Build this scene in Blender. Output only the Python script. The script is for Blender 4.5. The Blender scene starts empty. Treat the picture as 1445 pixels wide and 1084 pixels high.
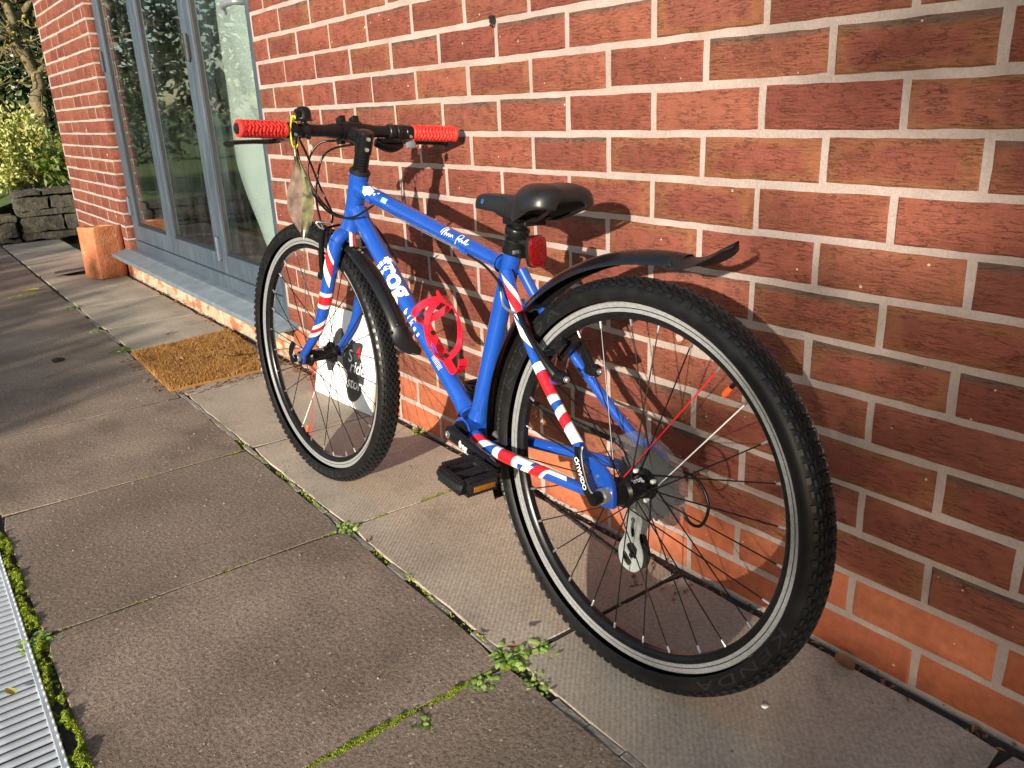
import bpy, bmesh, math, random
from mathutils import Vector, Matrix, noise
random.seed(7)
S = bpy.context.scene
COL = S.collection
R = math.radians
V = Vector

# ------------------------------------------------------------------ camera
cam = bpy.data.cameras.new('camera')
cam.sensor_width = 36.0
cam.lens = 36.0 * 1150.0 / 1445.0
cam.clip_start = 0.02
cam.clip_end = 400
cam_o = bpy.data.objects.new('camera', cam)
COL.objects.link(cam_o)
CAM_LOC = V((0.58935, -1.09751, 0.87933))
CAM_ROT = Matrix(((0.60543495, -0.23393159, 0.76073947),
                  (0.79490049, 0.22549182, -0.56328204),
                  (-0.03977107, 0.9457428, 0.32247296)))
cam_o.matrix_world = Matrix.Translation(CAM_LOC) @ CAM_ROT.to_4x4()
S.camera = cam_o

# ------------------------------------------------------------------ light
SUN_EL, SUN_AZ = 13.0, 31.0          # azimuth measured from the wall normal towards +x
to_sun = V((math.sin(R(SUN_AZ)) * math.cos(R(SUN_EL)), -math.cos(R(SUN_AZ)) * math.cos(R(SUN_EL)), math.sin(R(SUN_EL))))
W = bpy.data.worlds.new('World')
S.world = W
W.use_nodes = True
wn = W.node_tree.nodes
sky = wn.new('ShaderNodeTexSky')
sky.sky_type = 'NISHITA'
sky.sun_disc = False
sky.sun_elevation = R(SUN_EL)
sky.sun_rotation = math.atan2(to_sun.x, to_sun.y)
sky.air_density = 1.0
sky.dust_density = 1.2
W.node_tree.links.new(sky.outputs[0], wn['Background'].inputs[0])
wn['Background'].inputs[1].default_value = 0.12
sun = bpy.data.lights.new('sun', 'SUN')
sun.energy = 4.8
sun.angle = R(0.6)
sun.color = (1.0, 0.90, 0.76)
sun_o = bpy.data.objects.new('sun', sun)
COL.objects.link(sun_o)
sun_o.location = to_sun * 30
sun_o.rotation_euler = to_sun.to_track_quat('Z', 'Y').to_euler()
S.view_settings.view_transform = 'Standard'
S.view_settings.look = 'None'
S.view_settings.exposure = 0.90
S.view_settings.gamma = 1.0
S.view_settings.use_curve_mapping = False


# ------------------------------------------------------------------ helpers: objects
def tag(o, label=None, cat=None, group=None, kind=None):
    if label: o['label'] = label
    if cat: o['category'] = cat
    if group: o['group'] = group
    if kind: o['kind'] = kind
    return o


def empty(name, loc=(0, 0, 0), parent=None, mw=None):
    o = bpy.data.objects.new(name, None)
    o.empty_display_size = 0.05
    COL.objects.link(o)
    if mw is not None:
        o.matrix_world = mw
    else:
        o.location = loc
    if parent: o.parent = parent
    return o


def link_mesh(name, me, parent=None, loc=None):
    o = bpy.data.objects.new(name, me)
    COL.objects.link(o)
    if parent: o.parent = parent
    if loc is not None: o.location = loc
    return o


class MB:
    """collects verts and faces; build() makes one mesh object"""
    def __init__(s):
        s.v, s.f, s.m, s.fuv = [], [], [], None

    def add(s, vs, fs, mi=0):
        b = len(s.v)
        s.v += [tuple(p) for p in vs]
        for f in fs:
            s.f.append([b + i for i in f])
            s.m.append(mi)
        return s

    def box(s, c, d, mi=0, rot=None, taper=1.0):
        vs = []
        for z in (-1, 1):
            k = taper if z > 0 else 1.0
            for x, y in ((-1, -1), (1, -1), (1, 1), (-1, 1)):
                p = V((x * d[0] / 2 * k, y * d[1] / 2 * k, z * d[2] / 2))
                if rot is not None: p = rot @ p
                vs.append(p + V(c))
        return s.add(vs, [(3, 2, 1, 0), (4, 5, 6, 7), (0, 1, 5, 4), (1, 2, 6, 5), (2, 3, 7, 6), (3, 0, 4, 7)], mi)

    def tube(s, pts, rad, n=10, mi=0, cap=True, closed=False, flat=1.0, ref=None):
        pts = [V(p) for p in pts]
        N = len(pts)
        if not hasattr(rad, '__len__'): rad = [rad] * N
        up = V(ref) if ref is not None else None
        rings = []
        prev = None
        for i, p in enumerate(pts):
            a = pts[i - 1] if (i > 0 or closed) else pts[i]
            b = pts[(i + 1) % N] if (i < N - 1 or closed) else pts[i]
            t = (b - a).normalized()
            if prev is None:
                q = up if up is not None else (V((0, 0, 1)) if abs(t.z) < 0.9 else V((1, 0, 0)))
                nn = (q - t * q.dot(t)).normalized()
            else:
                q = up if up is not None else prev
                nn = (q - t * q.dot(t))
                nn = nn.normalized() if nn.length > 1e-6 else prev
            prev = nn
            bb = t.cross(nn)
            rings.append([p + (nn * math.cos(2 * math.pi * k / n) * flat + bb * math.sin(2 * math.pi * k / n)) * rad[i] for k in range(n)])
        vs = [q for r_ in rings for q in r_]
        fs = []
        M = N if closed else N - 1
        for i in range(M):
            j = (i + 1) % N
            for k in range(n):
                l = (k + 1) % n
                fs.append((i * n + k, i * n + l, j * n + l, j * n + k))
        if cap and not closed:
            fs.append(tuple(range(n - 1, -1, -1)))
            fs.append(tuple((N - 1) * n + k for k in range(n)))
        return s.add(vs, fs, mi)

    def lathe(s, prof, c, ax, n=24, mi=0, cap=True, closed=False, ref=None):
        """prof: list of (dist along axis, radius)"""
        ax = V(ax).normalized()
        q = V(ref) if ref is not None else (V((0, 0, 1)) if abs(ax.z) < 0.9 else V((1, 0, 0)))
        u = (q - ax * q.dot(ax)).normalized()
        w = ax.cross(u)
        c = V(c)
        vs, fs = [], []
        for h, r_ in prof:
            for k in range(n):
                t = 2 * math.pi * k / n
                vs.append(c + ax * h + (u * math.cos(t) + w * math.sin(t)) * r_)
        P = len(prof)
        for i in range(P if closed else P - 1):
            j = (i + 1) % P
            for k in range(n):
                l = (k + 1) % n
                fs.append((i * n + k, i * n + l, j * n + l, j * n + k))
        if cap and not closed:
            fs.append(tuple(range(n - 1, -1, -1)))
            fs.append(tuple((P - 1) * n + k for k in range(n)))
        return s.add(vs, fs, mi)

    def prism(s, poly, a, b, ex, ey, ez, o=(0, 0, 0), mi=0):
        """polygon (x,y) in plane ex,ey extruded a..b along ez"""
        ex, ey, ez, o = V(ex), V(ey), V(ez), V(o)
        n = len(poly)
        vs = [o + ex * x + ey * y + ez * a for x, y in poly] + [o + ex * x + ey * y + ez * b for x, y in poly]
        fs = [tuple(range(n - 1, -1, -1)), tuple(range(n, 2 * n))] + [(i, (i + 1) % n, n + (i + 1) % n, n + i) for i in range(n)]
        return s.add(vs, fs, mi)

    def mesh(s, name, mats, smooth=30, bevel=0.0, seg=2):
        me = bpy.data.meshes.new(name)
        me.from_pydata(s.v, [], s.f)
        if not isinstance(mats, (list, tuple)): mats = [mats]
        for m in mats: me.materials.append(m)
        me.polygons.foreach_set('material_index', s.m)
        if bevel:
            bm = bmesh.new()
            bm.from_mesh(me)
            bmesh.ops.remove_doubles(bm, verts=bm.verts, dist=1e-6)
            bmesh.ops.recalc_face_normals(bm, faces=bm.faces)
            es = [e for e in bm.edges if len(e.link_faces) == 2 and e.calc_face_angle() > R(25)]
            bmesh.ops.bevel(bm, geom=es, offset=bevel, segments=seg, affect='EDGES', profile=0.5, clamp_overlap=True)
            bm.to_mesh(me)
            bm.free()
        else:
            bm = bmesh.new()
            bm.from_mesh(me)
            bmesh.ops.recalc_face_normals(bm, faces=bm.faces)
            bm.to_mesh(me)
            bm.free()
        if smooth:
            me.polygons.foreach_set('use_smooth', [True] * len(me.polygons))
            me.set_sharp_from_angle(angle=R(smooth))
        if s.fuv is not None and not bevel:
            at = me.attributes.new('fuv', 'FLOAT_VECTOR', 'POINT')
            at.data.foreach_set('vector', [c for t in s.fuv for c in t])
        me.update()
        return me

    def build(s, name, mats, parent=None, smooth=30, bevel=0.0, seg=2, loc=None):
        return link_mesh(name, s.mesh(name, mats, smooth, bevel, seg), parent, loc)


def catmull(pts, k=8):
    pts = [V(p) for p in pts]
    out = []
    for i in range(len(pts) - 1):
        p0 = pts[max(i - 1, 0)]; p1 = pts[i]; p2 = pts[i + 1]; p3 = pts[min(i + 2, len(pts) - 1)]
        for j in range(k):
            t = j / k
            out.append(0.5 * ((2 * p1) + (p2 - p0) * t + (2 * p0 - 5 * p1 + 4 * p2 - p3) * t * t + (3 * p1 - p0 - 3 * p2 + p3) * t ** 3))
    out.append(pts[-1])
    return out


# ------------------------------------------------------------------ helpers: materials
def node(nt, t, **kw):
    n = nt.nodes.new(t)
    for k, v in kw.items():
        if hasattr(n, k): setattr(n, k, v)
        else: n.inputs[k].default_value = v
    return n


def new_mat(name):
    m = bpy.data.materials.new(name)
    m.use_nodes = True
    return m, m.node_tree, m.node_tree.nodes['Principled BSDF'], m.node_tree.links.new


def math_(nt, op, a, b=None, clamp=False):
    n = nt.nodes.new('ShaderNodeMath')
    n.operation = op
    n.use_clamp = clamp
    for i, x in enumerate((a, b)):
        if x is None: continue
        if isinstance(x, (int, float)): n.inputs[i].default_value = x
        else: nt.links.new(x, n.inputs[i])
    return n.outputs[0]


def ramp(nt, fac, stops):
    n = nt.nodes.new('ShaderNodeValToRGB')
    el = n.color_ramp.elements
    while len(el) > 1: el.remove(el[-1])
    el[0].position = stops[0][0]
    el[0].color = (*stops[0][1], 1) if len(stops[0][1]) == 3 else stops[0][1]
    for p, c in stops[1:]:
        e = el.new(p)
        e.color = (*c, 1) if len(c) == 3 else c
    nt.links.new(fac, n.inputs[0])
    return n.outputs[0]


def mixc(nt, fac, a, b, mode='MIX'):
    n = nt.nodes.new('ShaderNodeMix')
    n.data_type = 'RGBA'
    n.blend_type = mode
    for sock, x in ((n.inputs[0], fac), (n.inputs[6], a), (n.inputs[7], b)):
        if isinstance(x, (int, float)): sock.default_value = x
        elif isinstance(x, tuple): sock.default_value = (*x, 1)
        else: nt.links.new(x, sock)
    return n.outputs[2]


def noise_(nt, scale, vec=None, detail=4, rough=0.55, stretch=None):
    n = nt.nodes.new('ShaderNodeTexNoise')
    n.inputs['Scale'].default_value = scale
    n.inputs['Detail'].default_value = detail
    n.inputs['Roughness'].default_value = rough
    if vec is None:
        vec = nt.nodes.new('ShaderNodeTexCoord').outputs['Object']
    if stretch:
        mp = nt.nodes.new('ShaderNodeMapping')
        mp.inputs['Scale'].default_value = stretch
        nt.links.new(vec, mp.inputs[0])
        vec = mp.outputs[0]
    nt.links.new(vec, n.inputs['Vector'])
    return n.outputs[0]


def bump(nt, h, bsdf, strength=0.3, dist=0.002):
    n = nt.nodes.new('ShaderNodeBump')
    n.inputs['Strength'].default_value = strength
    n.inputs['Distance'].default_value = dist
    nt.links.new(h, n.inputs['Height'])
    nt.links.new(n.outputs[0], bsdf.inputs['Normal'])


def simple(name, col, rough=0.5, metal=0.0, var=0.12, scale=60, coat=0.0, bmp=0.0, spec=0.5):
    """plain procedural material: base colour with faint mottling and uneven gloss"""
    m, nt, b, ln = new_mat(name)
    f = noise_(nt, scale)
    dark = tuple(c * (1 - var) for c in col)
    lite = tuple(min(1, c * (1 + var)) for c in col)
    ln(ramp(nt, f, [(0.3, dark), (0.7, lite)]), b.inputs['Base Color'])
    f2 = noise_(nt, scale * 0.4)
    ln(math_(nt, 'ADD', math_(nt, 'MULTIPLY', f2, 0.16), max(rough - 0.08, 0.02)), b.inputs['Roughness'])
    b.inputs['Metallic'].default_value = metal
    b.inputs['Specular IOR Level'].default_value = spec
    b.inputs['Coat Weight'].default_value = coat
    b.inputs['Coat Roughness'].default_value = 0.06
    if bmp: bump(nt, f, b, bmp, 0.001)
    return m


M = {}
M['blue'] = simple('blue_paint', (0.009, 0.062, 0.335), 0.24, 0.0, 0.05, 20, 0.8)
M['white_decal'] = simple('white_decal', (0.78, 0.78, 0.76), 0.35, 0, 0.04)
M['red_decal'] = simple('red_decal', (0.62, 0.012, 0.02), 0.35, 0, 0.05)
M['pale_blue'] = simple('pale_blue_decal', (0.25, 0.45, 0.75), 0.4)
M['black'] = simple('black_satin', (0.007, 0.007, 0.0075), 0.30, 0, 0.2, 80, 0, 0, 0.35)
M['black_metal'] = simple('black_anodised', (0.010, 0.010, 0.011), 0.26, 0.3, 0.2, 80, 0, 0, 0.35)
M['black_plastic'] = simple('black_plastic', (0.009, 0.009, 0.0095), 0.42, 0, 0.2, 120, 0, 0.15, 0.35)
M['guard'] = simple('mudguard_plastic', (0.007, 0.007, 0.0075), 0.24, 0, 0.15, 60)
M['silver'] = simple('bare_aluminium', (0.62, 0.62, 0.62), 0.32, 0.9, 0.1, 90)
M['steel'] = simple('spoke_black', (0.012, 0.012, 0.014), 0.3, 0.6, 0.1)
M['chain'] = simple('oily_chain', (0.045, 0.040, 0.037), 0.42, 0.6, 0.3, 300)
M['red_plastic'] = simple('red_plastic', (0.70, 0.012, 0.03), 0.22, 0, 0.05, 40, 0.5)
M['red_rubber'] = simple('red_rubber', (0.74, 0.030, 0.022), 0.5, 0, 0.08, 100)
M['orange_cap'] = simple('orange_cap', (0.85, 0.10, 0.02), 0.35)
M['grey_plastic'] = simple('grey_plastic', (0.16, 0.17, 0.19), 0.3)
M['cage_grey'] = simple('derailleur_grey', (0.42, 0.47, 0.46), 0.35, 0.5, 0.1)
M['saddle'] = simple('saddle_vinyl', (0.010, 0.010, 0.011), 0.38, 0, 0.2, 260, 0, 0.12)
M['amber'] = simple('amber_reflector', (0.20, 0.075, 0.006), 0.2, 0, 0.2, 200, 0.5)
M['yellow_tie'] = simple('yellow_tie', (0.72, 0.85, 0.03), 0.35)
M['brown_metal'] = simple('bracket_bronze', (0.16, 0.11, 0.08), 0.35, 0.7)
M['tyre_print'] = simple('tyre_print', (0.014, 0.014, 0.014), 0.34)
M['saddle_blue'] = simple('saddle_logo_blue', (0.012, 0.11, 0.34), 0.5)


def mat_rubber():
    m, nt, b, ln = new_mat('tyre_rubber')
    f = noise_(nt, 45, detail=5)
    g = noise_(nt, 500, detail=2)
    c = ramp(nt, f, [(0.35, (0.006, 0.006, 0.0065)), (0.65, (0.010, 0.010, 0.0105)), (0.82, (0.020, 0.0185, 0.017))])
    ln(c, b.inputs['Base Color'])
    ln(ramp(nt, f, [(0.3, (0.36,) * 3), (0.7, (0.52,) * 3)]), b.inputs['Roughness'])
    b.inputs['Specular IOR Level'].default_value = 0.18
    bump(nt, g, b, 0.1, 0.0006)
    return m


M['rubber'] = mat_rubber()
M['tread'] = simple('tread_rubber', (0.010, 0.0102, 0.011), 0.36, 0, 0.3, 90, 0, 0.2, 0.35)


def mat_track():
    m, nt, b, ln = new_mat('brake_track')
    f = noise_(nt, 300, stretch=(1, 1, 1))
    ln(ramp(nt, f, [(0.3, (0.25, 0.26, 0.27)), (0.7, (0.38, 0.385, 0.39))]), b.inputs['Base Color'])
    b.inputs['Metallic'].default_value = 0.35
    b.inputs['Roughness'].default_value = 0.38
    return m


M['track'] = mat_track()


def mat_disc():
    m, nt, b, ln = new_mat('clear_disc')
    b.inputs['Base Color'].default_value = (0.30, 0.31, 0.32, 1)
    b.inputs['Roughness'].default_value = 0.18
    b.inputs['Alpha'].default_value = 0.30
    f = noise_(nt, 6)
    ln(ramp(nt, f, [(0.3, (0.09,) * 3), (0.7, (0.15,) * 3)]), b.inputs['Alpha'])
    b.inputs['Specular IOR Level'].default_value = 0.25
    return m


M['disc'] = mat_disc()


def mat_reflector():
    m, nt, b, ln = new_mat('red_reflector')
    tc = nt.nodes.new('ShaderNodeTexCoord')
    v = nt.nodes.new('ShaderNodeTexVoronoi')
    v.inputs['Scale'].default_value = 420
    ln(tc.outputs['Object'], v.inputs['Vector'])
    ln(ramp(nt, v.outputs['Distance'], [(0.0, (0.26, 0.004, 0.006)), (0.7, (0.09, 0.0015, 0.003))]), b.inputs['Base Color'])
    b.inputs['Roughness'].default_value = 0.12
    b.inputs['Coat Weight'].default_value = 0.6
    bump(nt, v.outputs['Distance'], b, 0.3, 0.0008)
    return m


M['reflector'] = mat_reflector()


def mat_brick(name, base, halo, orange=False):
    m, nt, b, ln = new_mat(name)
    at = nt.nodes.new('ShaderNodeAttribute')
    at.attribute_name = 'fuv'
    sp = nt.nodes.new('ShaderNodeSeparateXYZ')
    ln(at.outputs['Vector'], sp.inputs[0])
    oi = nt.nodes.new('ShaderNodeObjectInfo')
    rnd = math_(nt, 'FRACT', math_(nt, 'ADD', oi.outputs['Random'], sp.outputs[2]))
    rnd2 = math_(nt, 'FRACT', math_(nt, 'MULTIPLY', rnd, 17.31))
    rnd3 = math_(nt, 'FRACT', math_(nt, 'MULTIPLY', rnd, 43.7))
    geo = nt.nodes.new('ShaderNodeNewGeometry')
    pos = geo.outputs['Position']
    c = ramp(nt, rnd, base)
    eu = math_(nt, 'ABSOLUTE', math_(nt, 'SUBTRACT', sp.outputs[0], 0.5))
    ev = math_(nt, 'ABSOLUTE', math_(nt, 'SUBTRACT', sp.outputs[1], 0.5))
    eu = math_(nt, 'POWER', math_(nt, 'MULTIPLY', eu, 2.0), 4.0)
    ev = math_(nt, 'POWER', math_(nt, 'MULTIPLY', ev, 2.0), 2.4)
    n1 = noise_(nt, 9, pos, 5)
    d = math_(nt, 'ADD', math_(nt, 'MAXIMUM', eu, ev), math_(nt, 'MULTIPLY', math_(nt, 'SUBTRACT', n1, 0.5), 1.1))
    ring = ramp(nt, d, [(0.22, (0, 0, 0)), (0.5, (1, 1, 1)), (0.86, (0.85,) * 3)])
    amt = ramp(nt, rnd2, [(0.38, (0, 0, 0)), (0.85, (0.85,) * 3)]) if not orange else ramp(nt, rnd2, [(0.3, (0.0,) * 3), (0.9, (0.35,) * 3)])
    c = mixc(nt, math_(nt, 'MULTIPLY', ring, amt), c, halo)
    # blue-grey kiss marks along a rim on some bricks
    top = ramp(nt, math_(nt, 'ADD', sp.outputs[1], math_(nt, 'MULTIPLY', math_(nt, 'SUBTRACT', n1, 0.5), 0.25)), [(0.80, (0, 0, 0)), (0.93, (1, 1, 1))])
    km = math_(nt, 'MULTIPLY', top, ramp(nt, rnd3, [(0.72, (0, 0, 0)), (0.78, (0.75,) * 3)]))
    if not orange: c = mixc(nt, km, c, (0.085, 0.065, 0.05))
    n2 = noise_(nt, 55, pos, 5, 0.6)
    c = mixc(nt, 0.55 if not orange else 0.85, c, ramp(nt, n2, [(0.3, (0.40, 0.38, 0.38)), (0.7, (0.60, 0.60, 0.60))]), 'OVERLAY')
    if orange:
        dm_ = noise_(nt, 6, pos, 6, 0.7)
        c = mixc(nt, ramp(nt, dm_, [(0.50, (0, 0, 0)), (0.72, (0.6,) * 3)]), c, (0.17, 0.065, 0.038))
    # horizontal drag cracks
    dr = noise_(nt, 1.0, pos, 5, 0.62, (30, 60, 250))
    if not orange:
        ck = ramp(nt, dr, [(0.37, (1, 1, 1)), (0.46, (0, 0, 0))])
        c = mixc(nt, math_(nt, 'MULTIPLY', ck, 0.24), c, (0.045, 0.018, 0.014))
        # fine wavy torn lines of the rusticated face
        wl = noise_(nt, 1.0, pos, 3, 0.6, (22, 40, 150))
        wl2 = noise_(nt, 26, pos, 2)
        line = ramp(nt, math_(nt, 'ABSOLUTE', math_(nt, 'SUBTRACT', wl, 0.5)), [(0.004, (1, 1, 1)), (0.018, (0, 0, 0))])
        line = math_(nt, 'MULTIPLY', line, ramp(nt, wl2, [(0.42, (0, 0, 0)), (0.56, (1, 1, 1))]))
        c = mixc(nt, math_(nt, 'MULTIPLY', line, 0.30), c, (0.040, 0.016, 0.013))
    # lime specks
    vo = nt.nodes.new('ShaderNodeTexVoronoi')
    vo.inputs['Scale'].default_value = 85
    ln(pos, vo.inputs['Vector'])
    sc = nt.nodes.new('ShaderNodeSeparateColor')
    ln(vo.outputs['Color'], sc.inputs[0])
    spk = math_(nt, 'MULTIPLY', math_(nt, 'LESS_THAN', vo.outputs['Distance'], math_(nt, 'ADD', math_(nt, 'MULTIPLY', sc.outputs[1], 0.16), math_(nt, 'MULTIPLY', math_(nt, 'SUBTRACT', n2, 0.5), 0.5))), math_(nt, 'GREATER_THAN', sc.outputs[0], 0.92))
    c = mixc(nt, math_(nt, 'MULTIPLY', spk, 0.75), c, (0.62, 0.52, 0.44))
    v2 = nt.nodes.new('ShaderNodeTexVoronoi')
    v2.inputs['Scale'].default_value = 11
    ln(pos, v2.inputs['Vector'])
    s2 = nt.nodes.new('ShaderNodeSeparateColor')
    ln(v2.outputs['Color'], s2.inputs[0])
    sp2 = math_(nt, 'MULTIPLY', math_(nt, 'LESS_THAN', math_(nt, 'ADD', v2.outputs['Distance'], math_(nt, 'MULTIPLY', math_(nt, 'SUBTRACT', n2, 0.5), 0.35)), math_(nt, 'MULTIPLY', s2.outputs[1], 0.10)), math_(nt, 'GREATER_THAN', s2.outputs[0], 0.84))
    c = mixc(nt, math_(nt, 'MULTIPLY', sp2, 0.7), c, (0.50, 0.44, 0.39))
    ln(c, b.inputs['Base Color'])
    b.inputs['Roughness'].default_value = 0.86
    b.inputs['Specular IOR Level'].default_value = 0.25
    h = math_(nt, 'ADD', math_(nt, 'MULTIPLY', dr, 1.0 if not orange else 0.15), math_(nt, 'MULTIPLY', noise_(nt, 240, pos, 3), 0.45))
    if not orange: h = math_(nt, 'SUBTRACT', h, math_(nt, 'MULTIPLY', line, 0.5))
    bump(nt, h, b, 0.9 if not orange else 0.35, 0.004)
    return m


M['brick'] = mat_brick('rustic_red_brick', [(0.0, (0.188, 0.054, 0.036)), (0.3, (0.218, 0.067, 0.042)), (0.55, (0.165, 0.047, 0.033)), (0.8, (0.235, 0.078, 0.047)), (1.0, (0.180, 0.057, 0.039))], (0.212, 0.086, 0.039))
M['brick_orange'] = mat_brick('smooth_orange_brick', [(0.0, (0.34, 0.098, 0.046)), (0.5, (0.39, 0.125, 0.058)), (1.0, (0.31, 0.092, 0.048))], (0.27, 0.08, 0.040), True)


def mat_mortar():
    m, nt, b, ln = new_mat('mortar')
    geo = nt.nodes.new('ShaderNodeNewGeometry')
    n1 = noise_(nt, 9, geo.outputs['Position'], 5)
    n2 = noise_(nt, 260, geo.outputs['Position'], 4, 0.7)
    c = ramp(nt, n1, [(0.3, (0.290, 0.230, 0.203)), (0.7, (0.400, 0.328, 0.294))])
    c = mixc(nt, 0.5, c, ramp(nt, n2, [(0.3, (0.38,) * 3), (0.7, (0.62,) * 3)]), 'OVERLAY')
    ln(c, b.inputs['Base Color'])
    b.inputs['Roughness'].default_value = 0.95
    bump(nt, n2, b, 0.6, 0.004)
    return m


M['mortar'] = mat_mortar()


def mat_painted_brick():
    m, nt, b, ln = new_mat('flaking_painted_brick')
    geo = nt.nodes.new('ShaderNodeNewGeometry')
    n1 = noise_(nt, 13, geo.outputs['Position'], 6, 0.65, (0.6, 1, 1.6))
    n2 = noise_(nt, 120, geo.outputs['Position'], 4)
    red = ramp(nt, n2, [(0.3, (0.30, 0.10, 0.045)), (0.7, (0.38, 0.17, 0.075))])
    wht = ramp(nt, n2, [(0.3, (0.30, 0.25, 0.165)), (0.7, (0.43, 0.37, 0.27))])
    ln(mixc(nt, ramp(nt, n1, [(0.50, (0, 0, 0)), (0.56, (1, 1, 1))]), wht, red), b.inputs['Base Color'])
    b.inputs['Roughness'].default_value = 0.9
    bump(nt, n1, b, 0.5, 0.004)
    return m


M['painted'] = mat_painted_brick()


def mat_slab(name, c0, c1, grit, chips, wet=False):
    m, nt, b, ln = new_mat(name)
    geo = nt.nodes.new('ShaderNodeNewGeometry')
    pos = geo.outputs['Position']
    oi = nt.nodes.new('ShaderNodeObjectInfo')
    n1 = noise_(nt, 3.4, pos, 5, 0.55)
    n2 = noise_(nt, 140, pos, 5, 0.75)
    n3 = noise_(nt, 420, pos, 2)
    c = ramp(nt, n1, [(0.28, c0), (0.68, c1)])
    c = mixc(nt, math_(nt, 'MULTIPLY', oi.outputs['Random'], 0.62), c, tuple(x * 0.62 for x in c1))
    c = mixc(nt, grit, c, ramp(nt, n2, [(0.36, (0.16,) * 3), (0.5, (0.5,) * 3), (0.68, (0.84,) * 3)]), 'OVERLAY')
    # big weather stains
    st = noise_(nt, 5.5, pos, 5, 0.7)
    c = mixc(nt, ramp(nt, st, [(0.55, (0, 0, 0)), (0.74, (0.42,) * 3)]), c, (0.085, 0.068, 0.054))
    # lichen: pale crusty blotches
    lc = noise_(nt, 17, pos, 6, 0.75)
    lm = noise_(nt, 1.7, pos, 2)
    lic = math_(nt, 'MULTIPLY', ramp(nt, lc, [(0.60, (0, 0, 0)), (0.66, (1, 1, 1))]), ramp(nt, lm, [(0.50, (0, 0, 0)), (0.62, (0.55,) * 3)]))
    c = mixc(nt, lic, c, (0.33, 0.32, 0.28))
    vo = nt.nodes.new('ShaderNodeTexVoronoi')
    vo.inputs['Scale'].default_value = 150
    ln(pos, vo.inputs['Vector'])
    sc = nt.nodes.new('ShaderNodeSeparateColor')
    ln(vo.outputs['Color'], sc.inputs[0])
    spk = math_(nt, 'MULTIPLY', math_(nt, 'LESS_THAN', vo.outputs['Distance'], math_(nt, 'MULTIPLY', sc.outputs[1], 0.42)), math_(nt, 'GREATER_THAN', sc.outputs[0], 1 - chips))
    c = mixc(nt, math_(nt, 'MULTIPLY', spk, 0.8), c, mixc(nt, sc.outputs[2], (0.50, 0.44, 0.38), (0.035, 0.03, 0.03)))
    ln(c, b.inputs['Base Color'])
    b.inputs['Roughness'].default_value = 0.82
    b.inputs['Specular IOR Level'].default_value = 0.35
    h = math_(nt, 'ADD', n2, math_(nt, 'MULTIPLY', n3, 0.4))
    if wet:
        wv = nt.nodes.new('ShaderNodeTexWave')
        wv.inputs['Scale'].default_value = 55
        wv.inputs['Distortion'].default_value = 0.6
        wv.bands_direction = 'DIAGONAL'
        ln(pos, wv.inputs['Vector'])
        h = math_(nt, 'ADD', math_(nt, 'MULTIPLY', h, 0.5), math_(nt, 'MULTIPLY', wv.outputs[0], 0.35))
    bump(nt, h, b, 0.5, 0.004 if not wet else 0.002)
    return m


M['slab_rough'] = mat_slab('weathered_aggregate_slab', (0.120, 0.090, 0.067), (0.310, 0.242, 0.180), 0.72, 0.14)
M['slab_smooth'] = mat_slab('ribbed_concrete_slab', (0.290, 0.240, 0.185), (0.490, 0.415, 0.320), 0.40, 0.05, True)


def mat_soil(name, a, c2, sc=60):
    m, nt, b, ln = new_mat(name)
    geo = nt.nodes.new('ShaderNodeNewGeometry')
    n = noise_(nt, sc, geo.outputs['Position'], 6, 0.7)
    ln(ramp(nt, n, [(0.3, a), (0.7, c2)]), b.inputs['Base Color'])
    b.inputs['Roughness'].default_value = 0.95
    bump(nt, n, b, 0.8, 0.008)
    return m


M['soil'] = mat_soil('joint_dirt', (0.012, 0.010, 0.008), (0.045, 0.038, 0.029), 90)
M['pointing'] = mat_soil('old_pointing', (0.12, 0.108, 0.088), (0.34, 0.305, 0.25), 55)
M['lawn'] = mat_soil('lawn', (0.035, 0.07, 0.015), (0.10, 0.14, 0.03), 12)


def mat_leaf(name, cols, rough=0.5, trans=0.35):
    m, nt, b, ln = new_mat(name)
    geo = nt.nodes.new('ShaderNodeNewGeometry')
    c = ramp(nt, geo.outputs['Random Per Island'], [(i / max(len(cols) - 1, 1), x) for i, x in enumerate(cols)])
    n = noise_(nt, 90, geo.outputs['Position'], 3)
    c = mixc(nt, 0.35, c, ramp(nt, n, [(0.3, (0.35,) * 3), (0.7, (0.65,) * 3)]), 'OVERLAY')
    ln(c, b.inputs['Base Color'])
    b.inputs['Roughness'].default_value = rough
    tr = nt.nodes.new('ShaderNodeBsdfTranslucent')
    ln(c, tr.inputs[0])
    mx = nt.nodes.new('ShaderNodeMixShader')
    mx.inputs[0].default_value = trans
    ln(b.outputs[0], mx.inputs[1])
    ln(tr.outputs[0], mx.inputs[2])
    ln(mx.outputs[0], nt.nodes['Material Output'].inputs[0])
    return m


M['weed'] = mat_leaf('weed_leaf', [(0.16, 0.30, 0.05), (0.30, 0.44, 0.09), (0.42, 0.50, 0.18)])
M['moss'] = mat_leaf('moss', [(0.12, 0.18, 0.015), (0.28, 0.37, 0.025), (0.44, 0.50, 0.04)], 0.8, 0.2)
M['leaf_dark'] = mat_leaf('evergreen_leaf', [(0.016, 0.035, 0.010), (0.035, 0.065, 0.016), (0.065, 0.095, 0.022)])
M['leaf_mid'] = mat_leaf('garden_leaf', [(0.05, 0.10, 0.015), (0.10, 0.15, 0.022), (0.20, 0.21, 0.03)])
M['leaf_varieg'] = mat_leaf('variegated_leaf', [(0.20, 0.27, 0.04), (0.55, 0.56, 0.15), (0.74, 0.70, 0.32), (0.36, 0.40, 0.08)])
M['leaf_yellow'] = mat_leaf('autumn_leaf', [(0.30, 0.28, 0.03), (0.16, 0.20, 0.03), (0.45, 0.32, 0.05)])
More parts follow.
